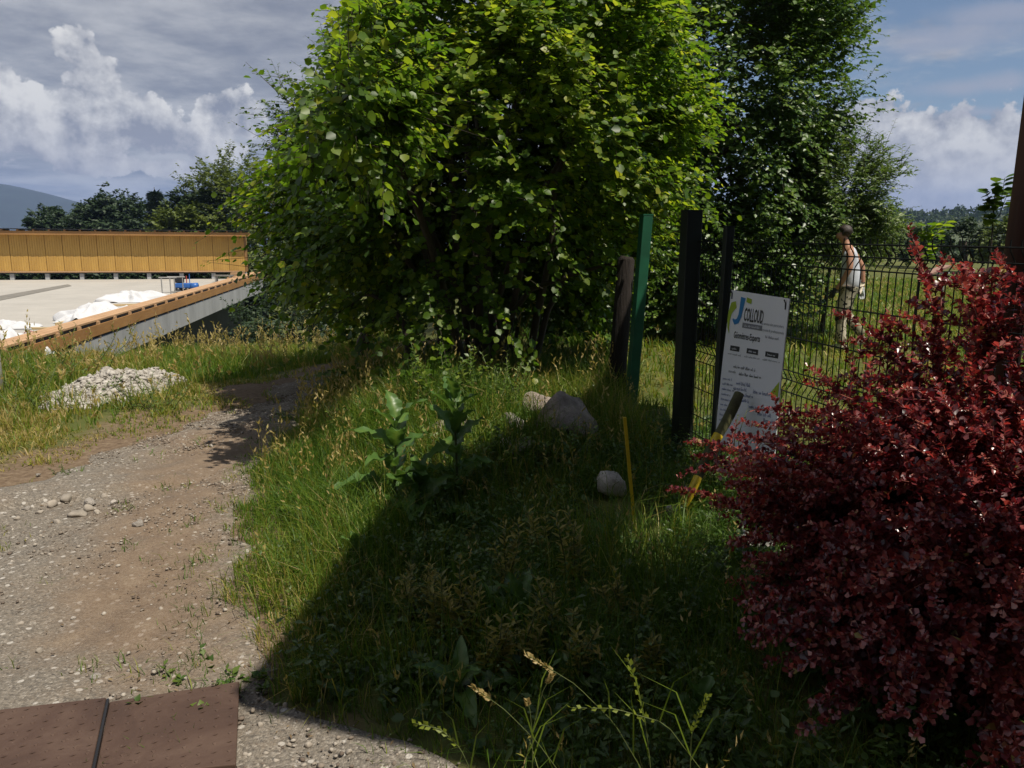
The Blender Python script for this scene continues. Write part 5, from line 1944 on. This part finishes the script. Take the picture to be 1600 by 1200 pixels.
grass('shade_grass', 75, 42000, (-.8, 2.2), (1.4, 6.2), lambda x, y: .9 * (x > xr(y) + .1) * ((x - gpt(970, 800).x) ** 2 + (y - gpt(970, 800).y + .08) ** 2 > .09), lambda x, y: .13 * (1 + .7 * patchy(x, y, 2)), .005, .3, .8, .01)
grass('hollow_grass', 76, 14000, (-4.5, 1.5), (8.0, 14), lambda x, y: (x > xr(np.minimum(y, 11)) - .2) * .8, lambda x, y: .22 + 0 * x, .006, .3, .5)


# ------------------------------------------------------------------ plants
def big_leaf_mesh(name, seed, ratio=.36, wave=.06, droop=.35, mat='dock', tint=.5):
    r = np.random.default_rng(seed)
    nl, nw = 12, 5
    t = np.linspace(0, 1, nl); w = np.linspace(-1, 1, nw)
    prof = np.sin(np.pi * np.clip(t, .02, .985) ** .8) ** .75 * ratio / 2
    Tm, Wm = np.meshgrid(t, w, indexing='ij')
    X = Wm * prof[:, None]
    Y = Tm * (1 - .12 * Tm)
    Z = -droop * Tm ** 2 + .10 * np.abs(Wm) * np.sin(np.pi * Tm) + wave * np.sin(Tm * 22 + np.sign(Wm) * 1.2 + r.uniform(0, 6)) * np.abs(Wm) ** 2 * ratio
    V = np.stack([X, Y, Z], -1).reshape(-1, 3)
    i, j = np.meshgrid(np.arange(nl - 1), np.arange(nw - 1), indexing='ij')
    a = (i * nw + j).ravel()
    F = np.stack([a, a + nw, a + nw + 1, a + 1], 1)
    tn = np.clip(tint + .35 * (np.abs(Wm) < .1) + .05 * r.normal(size=Wm.shape), 0, 1)
    return mesh_np(name, V, F, M[mat], tint=tn.ravel(), smooth=True, link=False)


DOCK = [big_leaf_mesh('leaf', 200 + k, .36 + .05 * (k % 3), .15, .15 + .12 * (k % 4), tint=.35 + .1 * (k % 5)) for k in range(8)]


def leaf_at(me, parent, base, fwd, up, s, name='leaf'):
    f = Vector(fwd).normalized(); r = f.cross(Vector(up)).normalized(); n = r.cross(f)
    o = bpy.data.objects.new(name, me)
    COL.objects.link(o)
    o.parent = parent
    o.matrix_parent_inverse = parent.matrix_basis.inverted()
    o.matrix_basis = Matrix(((r.x * s, f.x * s, n.x * s, base[0]), (r.y * s, f.y * s, n.y * s, base[1]), (r.z * s, f.z * s, n.z * s, base[2]), (0, 0, 0, 1)))
    return o


def dock_plant(label, px, py, h, nleaf, size, seed, name='dock_plant', group=None, flat=.2, lo=.03, grow=.72):
    r = random.Random(seed)
    g = gpt(px, py)
    root = thing(name, label, 'plant', g, group)
    top = g + Vector((r.uniform(-.03, .03), r.uniform(-.03, .03), h))
    MB().tube(bend(g - Vector((0, 0, .03)), top, 4), [.010, .009, .008, .006, .004], 6).build('stem', M['stem'], root, True)
    for k in range(nleaf):
        t = k / max(1, nleaf - 1)
        an = k * 2.4 + r.uniform(-.3, .3)
        b = g.lerp(top, lo + (1 - lo) * t)
        el = flat + grow * 1.6 * t + r.uniform(-.15, .15)
        f = (math.cos(an) * math.cos(el), math.sin(an) * math.cos(el), math.sin(el))
        s = size * (1.1 - .45 * t) * r.uniform(.8, 1.15)
        leaf_at(DOCK[r.randrange(8)], root, b, f, (-f[0] * .4, -f[1] * .4, 1), s)
    return root


dock_plant('tall dock plant with large crinkled leaves, the taller of the lit pair', 716, 786, .62, 16, .32, 1)
dock_plant('dock plant with wide dark lower leaves left of the taller lit one', 614, 806, .54, 15, .33, 2)
dock_plant('low broad leaved dock between the two lit dock plants', 664, 812, .22, 9, .32, 3, flat=.35)
dock_plant('broad leaved dock in deep shade with upright twin leaves', 812, 985, .10, 6, .24, 4, flat=.5)
dock_plant('broad leaved dock in shade near the lower grass heads', 716, 1092, .06, 7, .22, 5, flat=.25)
dock_plant('single pale dock rosette in shade below the pale boulder', 955, 850, .06, 5, .22, 6, flat=.35)
dock_plant('dock in shade close to the bottom of the photo near the red shrub', 1090, 1150, .10, 6, .20, 7, flat=.6)
dock_plant('low dock with narrow upright leaves on the shadow line', 560, 900, .14, 7, .17, 8, flat=.6)
dock_plant('dock rosette beside the lower right grass ears', 905, 1075, .09, 6, .17, 9, flat=.7)


def leafy_weed(label, px, py, h, mat, seed, leaf=.05, nst=3, spread=.12, per=26, name='leafy_weed', cat='weed', group=None, T=LEAF_NARROW, tilt=.35):
    g = gpt(px, py)
    r = np.random.default_rng(seed)
    root = thing(name, label, cat, g, group)
    P, F_, U_, S_ = [], [], [], []
    for s in range(nst):
        a = np.array(g) + np.array([r.normal() * spread * .4, r.normal() * spread * .4, -.02])
        b = a + np.array([r.normal() * spread, r.normal() * spread, h * r.uniform(.65, 1.05)])
        MB().tube(bend(a, b, 4, 0, .01, r), [.004, .0035, .003, .0025, .0015], 5).build('stem', M['stem'], root, True)
        t = np.linspace(.12, 1, per) + r.normal(size=per) * .01
        pos = a[None] * (1 - t)[:, None] + b[None] * t[:, None]
        an = np.arange(per) * 2.4 + r.uniform(0, 6)
        f = np.stack([np.cos(an), np.sin(an), tilt + .7 * (t - .4)], 1)
        P.append(pos); F_.append(f + r.normal(size=f.shape) * .15)
        U_.append(np.tile([0, 0, 1.0], (per, 1)) + r.normal(size=f.shape) * .25)
        S_.append(leaf * (1.15 - .6 * t) * r.uniform(.7, 1.2, per))
    P = np.concatenate(P)
    V, F = inst(T, P, np.concatenate(F_), np.concatenate(U_), np.concatenate(S_))
    mesh_np('foliage', V, F, M[mat], root, tint=np.repeat(r.uniform(.15, 1, len(P)), len(T[0])), kind='stuff')
    return root


GW = 'yellowish goldenrod weeds in the shade'
for i, (px, py, h, lb) in enumerate([
        (792, 945, .33, 'tall yellowish goldenrod in the shade left of the dark dock leaves'),
        (893, 925, .34, 'tall yellowish goldenrod in the shade below the pale boulder'),
        (738, 1005, .28, 'yellowish goldenrod in the shade left of the twin dock leaves'),
        (860, 1015, .26, 'yellowish goldenrod in the shade right of the twin dock leaves'),
        (688, 1000, .24, 'smaller yellowish goldenrod nearest the shadow edge'),
        (806, 1055, .24, 'yellowish goldenrod in the shade above the straw coloured grass heads'),
        (652, 965, .20, 'short goldenrod where the lit verge meets the shade'),
        (905, 1090, .24, 'goldenrod in the shade between the grass ears'),
        (975, 985, .22, 'goldenrod in deep shade left of the red shrub'),
        (845, 880, .22, 'goldenrod in deep shade behind the two tall ones'),
        (765, 1060, .22, 'goldenrod in the shade next to the lower broad dock'),
        (1010, 1080, .20, 'faint goldenrod in deep shade beside the long grass ear')]):
    leafy_weed(lb, px, py, h * 1.25, 'nettle', 300 + i, .068, 4, .05, 38, 'goldenrod', 'weed', GW)

for i, (px, py, h, lf, nst, sp, per, mt, T, lb) in enumerate([
        (735, 660, .62, .075, 7, .16, 26, 'weed', LEAF_DIAMOND, 'tall leafy weed with pale leaves at the foot of the hazel'),
        (800, 650, .48, .06, 5, .14, 24, 'weed', LEAF_NARROW, 'leafy weed standing left of the rusty boulder'),
        (915, 650, .34, .065, 6, .13, 20, 'weed', LEAF_DIAMOND, 'bright leafy weed right of the rusty boulder'),
        (765, 715, .30, .055, 7, .16, 22, 'weed', LEAF_DIAMOND, 'bushy weed in front of the flat pale stone'),
        (860, 735, .36, .06, 8, .17, 24, 'weed', LEAF_DIAMOND, 'dark bushy weed in front of the pink boulder'),
        (920, 735, .30, .055, 6, .14, 22, 'weed', LEAF_DIAMOND, 'dark weed between the pink boulder and the pale boulder'),
        (800, 800, .26, .05, 7, .17, 22, 'weed', LEAF_DIAMOND, 'dark leafy weed on the shadow line right of the dock plants'),
        (735, 850, .24, .05, 7, .17, 22, 'weed', LEAF_DIAMOND, 'dark leafy weed below the tallest dock plant'),
        (650, 880, .22, .05, 7, .15, 22, 'weed', LEAF_DIAMOND, 'dark leafy weed just inside the shadow edge'),
        (860, 830, .22, .05, 7, .17, 22, 'weed', LEAF_DIAMOND, 'dark leafy weed left of the pale boulder'),
        (600, 980, .18, .045, 6, .12, 20, 'weed', LEAF_DIAMOND, 'low dark weed at the shadow edge near the track'),
        (620, 1060, .14, .045, 6, .12, 18, 'weed', LEAF_DIAMOND, 'low dark weed on the shaded gravel'),
        (120, 600, .70, .07, 8, .22, 26, 'weed', LEAF_NARROW, 'dark green shrubby weed before the near end of the kerb'),
        (70, 605, .55, .06, 8, .22, 26, 'weed', LEAF_NARROW, 'feathery weed by the near left corner of the deck'),
        (165, 628, .26, .05, 6, .10, 18, 'weed', LEAF_DIAMOND, 'small weed growing on the rubble heap'),
        (100, 632, .20, .045, 6, .10, 16, 'weed', LEAF_NARROW, 'thin weed sprouting at the front of the rubble heap'),
        (215, 640, .35, .05, 7, .16, 22, 'weed', LEAF_NARROW, 'bushy weed hiding the right end of the rubble heap'),
        (30, 645, .55, .05, 9, .25, 26, 'weed', LEAF_NARROW, 'tall weed clump left of the rubble heap'),
        (255, 640, .42, .05, 8, .18, 24, 'weed', LEAF_NARROW, 'leafy clump just right of the rubble heap'),
        (425, 555, .45, .07, 8, .25, 24, 'weed', LEAF_DIAMOND, 'dark low bush in the dry grass beyond the track'),
        (500, 815, .16, .045, 6, .12, 20, 'weed', LEAF_DIAMOND, 'low leafy weed amid the lit verge grass'),
        (470, 900, .15, .045, 6, .12, 20, 'weed', LEAF_DIAMOND, 'clover like weed on the near lit verge'),
        (500, 965, .14, .045, 6, .12, 20, 'weed', LEAF_DIAMOND, 'leafy weed at the near tip of the lit verge'),
        (375, 1068, .06, .05, 5, .07, 12, 'weed', LEAF_DIAMOND, 'small weed by the corner of the steel plate'),
        (285, 1085, .05, .05, 5, .07, 12, 'weed', LEAF_DIAMOND, 'small weed behind the middle of the steel plate'),
        (690, 665, .66, .08, 8, .18, 30, 'ash', LEAF_DIAMOND, 'bright leafy weed clump behind the taller dock plant'),
        (775, 668, .60, .075, 8, .17, 30, 'ash', LEAF_NARROW, 'bright narrow leaved weed clump left of the rock pile'),
        (640, 690, .45, .06, 7, .16, 24, 'ash', LEAF_NARROW, 'bright weed clump behind the wider dock plant'),
        (745, 740, .34, .06, 8, .17, 24, 'ash', LEAF_DIAMOND, 'bushy lit weed between the dock plants and the pale flat stone'),
        (845, 722, .26, .055, 7, .14, 22, 'weed', LEAF_DIAMOND, 'dark leafy weed hiding the foot of the pinkish boulder'),
        (560, 700, .40, .055, 8, .18, 24, 'ash', LEAF_NARROW, 'pale weed clump at the track side of the lit verge'),
        (100, 745, .10, .03, 5, .05, 14, 'weed', LEAF_NARROW, 'small grass like weed on the brown dirt')]):
    leafy_weed(lb, px, py, h, mt, 400 + i, lf, nst, sp, per, T=T)

def ground_cover(name, seed, n, k, T, hmin, hmax, smin, smax, spread, tmean, clear):
    """leafy stems too many to count in the shade of the added roof"""
    r = np.random.default_rng(seed)
    x = r.uniform(-.8, 2.0, n); y = r.uniform(1.5, 6.4, n)
    ok = (x > xr(y) + .10) & (r.uniform(0, 1, n) < .55 + .6 * patchy(x, y, 2.1, seed))
    for cx, cy, cr in clear:
        ok &= (x - cx) ** 2 + (y - cy) ** 2 > cr * cr
    x, y = x[ok], y[ok]; n = len(x)
    h = (hmin + (hmax - hmin) * r.uniform(0, 1, n) ** 1.6) * (1 + .4 * patchy(x, y, 1.7, 2))
    q = np.linspace(.2, 1, k)
    ln = r.normal(size=(n, 2)) * .35
    base = np.stack([x, y, gz(x, y)], 1)
    tip = base + np.stack([ln[:, 0] * h, ln[:, 1] * h, h], 1)
    pos = base[:, None, :] * (1 - q)[None, :, None] + tip[:, None, :] * q[None, :, None] + r.normal(size=(n, k, 3)) * spread * np.array([1, 1, .4])
    an = r.uniform(0, 6.28, (n, k))
    f = np.stack([np.cos(an), np.sin(an), r.normal(.05, .4, (n, k))], -1)
    u = np.array([0, 0, 1.0]) + r.normal(size=(n, k, 3)) * .35
    s_ = (smin + (smax - smin) * r.uniform(0, 1, (n, k)) ** 2) * (1.2 - .5 * q[None])
    V, F = inst(T, pos.reshape(-1, 3), f.reshape(-1, 3), u.reshape(-1, 3), s_.ravel())
    tn = np.repeat(np.clip(r.normal(tmean, .22, (n, 1)) + r.normal(0, .1, (n, k)), 0, 1).ravel(), len(T[0]))
    V2, F2 = twig_mesh(base, tip, np.full(n, .0016))
    o = mesh_np(name, np.concatenate([V, V2]), np.concatenate([F, F2 + len(V)]), M['weed'], tint=np.concatenate([tn, np.full(len(V2), .5)]), kind='stuff')


b1, b2 = gpt(956, 790), gpt(993, 822)
CLEAR = [(b1.x, b1.y, .19), (b2.x - .02, b2.y - .08, .22), (b1.x + .02, b1.y - .25, .12)]
ground_cover('ground_cover', 31, 3800, 8, LEAF_ROUND, .03, .16, .016, .05, .022, .22, CLEAR)
ground_cover('nettles', 32, 1300, 14, LEAF_NARROW, .10, .27, .035, .075, .012, .3, CLEAR)
ground_cover('undergrowth', 33, 2200, 12, LEAF_DIAMOND, .08, .28, .014, .036, .03, .35, CLEAR)

leafy_weed('thin leafy shoot standing beside the mossy log before the sign', 1150, 790, .62, 'weed', 499, .05, 2, .05, 18)

# saplings by the brown pole
def compound_sapling(label, pts, y, mat, seed, leaf, name='sapling'):
    r = np.random.default_rng(seed)
    p0 = at_y(pts[0][0], pts[0][1], y)
    root = thing(name, label, 'sapling', (p0.x, y, 0))
    tops = [at_y(px, py, y + r.normal() * .06) for px, py in pts]
    MB().tube(bend((p0.x + .05, y, -.05), tops[0], 5, 0, .02, r), [.010, .009, .008, .006, .005, .003], 6).build('stem', M['twig'], root, True)
    P, F_, U_, S_ = [], [], [], []
    for t in tops:
        a = Vector((p0.x + .05, y, t.z - .16))
        MB().tube([a, t], [.003, .0015], 4).build('stem', M['stem'], root, True)
        for k in range(11):
            q = .25 + .75 * k / 10
            pos = a.lerp(t, q)
            d = (t - a).normalized()
            sd = d.cross(Vector((0, 0, 1))).normalized() * (1 if k % 2 else -1)
            f = d * .5 + sd * .8 + Vector((0, 0, -.25)) + Vector(r.normal(size=3) * .15)
            P.append(pos); F_.append(f); U_.append(Vector((0, 0, 1)) + Vector(r.normal(size=3) * .3)); S_.append(leaf * r.uniform(.8, 1.2))
    P = np.array(P)
    V, F = inst(LEAF_ROUND, P, np.array(F_), np.array(U_), np.array(S_))
    mesh_np('foliage', V, F, M[mat], root, tint=np.repeat(r.uniform(.2, .9, len(P)), len(LEAF_ROUND[0])), kind='stuff')


compound_sapling('dark leafed sapling reaching up left of the brown pole', [(1556, 285), (1540, 300), (1548, 318), (1570, 278), (1575, 300), (1535, 325)], 5.2, 'maple', 1, .075)
compound_sapling('pale green vine like sapling above the fence', [(1440, 352), (1460, 350), (1470, 372), (1450, 385), (1480, 345)], 5.4, 'hazel', 2, .065)


# seeding grasses in the foreground: each one its own thing
def seed_grass(label, path, y, kind, seed):
    r = np.random.default_rng(seed)
    pts = [at_y(px, py, y) for px, py in path]
    g = Vector((pts[0].x, y, float(gz(pts[0].x, y))))
    root = thing('seeding_grass', label, 'grass stem', g, 'seeding grass stems at the bottom')
    full = [g] + pts if pts[0].z > g.z + .05 else [g] + pts[1:]
    xs = np.array([p[:] for p in full])
    t = np.linspace(0, 1, len(xs)); tt = np.linspace(0, 1, 18)
    cv = np.stack([np.interp(tt, t, xs[:, k]) for k in range(3)], 1)
    MB().tube([tuple(p) for p in cv], list(np.linspace(.0012, .0007, 18)), 5).build('stem', M['stem'], root, True)
    n = 16 if kind == 'ear' else 26
    q = np.linspace(.55, 1, n) if kind == 'ear' else np.linspace(.86, 1.0, n)
    pos = np.stack([np.interp(q, tt, cv[:, k]) for k in range(3)], 1)
    tang = norm(np.gradient(pos, axis=0))
    sd = norm(np.cross(tang, np.array([0, -1.0, .2]))) * np.where(np.arange(n) % 2, 1, -1)[:, None]
    fw = tang + sd * (.45 if kind == 'ear' else .6) + r.normal(size=(n, 3)) * .1
    V, F = inst(LEAF_DIAMOND, pos, fw, r.normal(size=(n, 3)), r.uniform(.011, .018, n) if kind == 'ear' else r.uniform(.008, .014, n))
    mesh_np('seed_head', V, F, M['grass'], root, tint=np.repeat(np.full(n, .58 if kind == 'ear' else .97), 4))
    for k in range(3):
        i = 3 + 3 * k
        b = cv[i]
        an = r.uniform(0, 6.28)
        V2, F2, T2 = blades(np.array([b]), np.array([r.uniform(.10, .2)]), np.array([.004]), np.array([[math.cos(an) * .8, math.sin(an) * .3]]), np.array([.5]), np.array([r.uniform(-.4, .4)]))
        mesh_np('blade', V2, F2, M['grass'], root, tint=T2)


seed_grass('bent grass stem with a straw coloured head, the leftmost at the bottom', [(880, 1215), (840, 1160), (790, 1110), (738, 1072)], 1.50, 'head', 1)
seed_grass('leaning grass stem with a straw head reaching highest at the bottom', [(1010, 1215), (960, 1130), (900, 1070), (822, 1022)], 1.53, 'head', 2)
seed_grass('arched green grass ear drooping to the left', [(1105, 1215), (1040, 1130), (960, 1107), (893, 1106)], 1.47, 'ear', 3)
seed_grass('upright thin green grass ear beside the arched one', [(1018, 1215), (1010, 1140), (998, 1080), (981, 1028)], 1.49, 'ear', 4)
seed_grass('rightmost green grass ear leaning right beside the red shrub', [(1078, 1215), (1080, 1150), (1092, 1115), (1106, 1088)], 1.51, 'ear', 5)
seed_grass('short grass stem with a small pinkish head amid the others', [(832, 1215), (832, 1150), (828, 1110), (824, 1095)], 1.50, 'head', 6)
seed_grass('slanting grass stem with a pinkish head right of the short one', [(815, 1215), (835, 1130), (848, 1080), (862, 1055)], 1.54, 'head', 7)
seed_grass('thin grass stem curving over at the bottom left of the ears', [(745, 1225), (720, 1170), (690, 1140), (650, 1130)], 1.50, 'ear', 8)
grass('foreground_grass', 77, 700, (-.2, .6), (1.5, 1.8), lambda x, y: .8 + 0 * x, lambda x, y: .24 + 0 * x, .0045, .5, .7, .01)
grass('dry_grass', 78, 70000, (-7, -2.0), (3.6, 9), lambda x, y: (xl(y) - x > -.02) * (xl(y) - x < 1.4) * (patchy(x, y, 1.6, .4) > -.3) * np.clip(.3 + (xl(y) - x) * .8, 0, 1), lambda x, y: .045 + .05 * (patchy(x, y, 2.2) > .3), .006, .72, 1.1)


# ------------------------------------------------------------------ air
def build_haze():
    m = bpy.data.materials.new('haze')
    m.use_nodes = True
    nt = m.node_tree
    nt.nodes.clear()
    v = nt.nodes.new('ShaderNodeVolumePrincipled')
    v.inputs['Color'].default_value = (.40, .56, .95, 1)
    v.inputs['Density'].default_value = .00023
    o = nt.nodes.new('ShaderNodeOutputMaterial')
    nt.links.new(v.outputs[0], o.inputs['Volume'])
    MB().box((0, 0, 85), (8400, 8400, 300)).build('haze', m, None, kind='stuff')


build_haze()
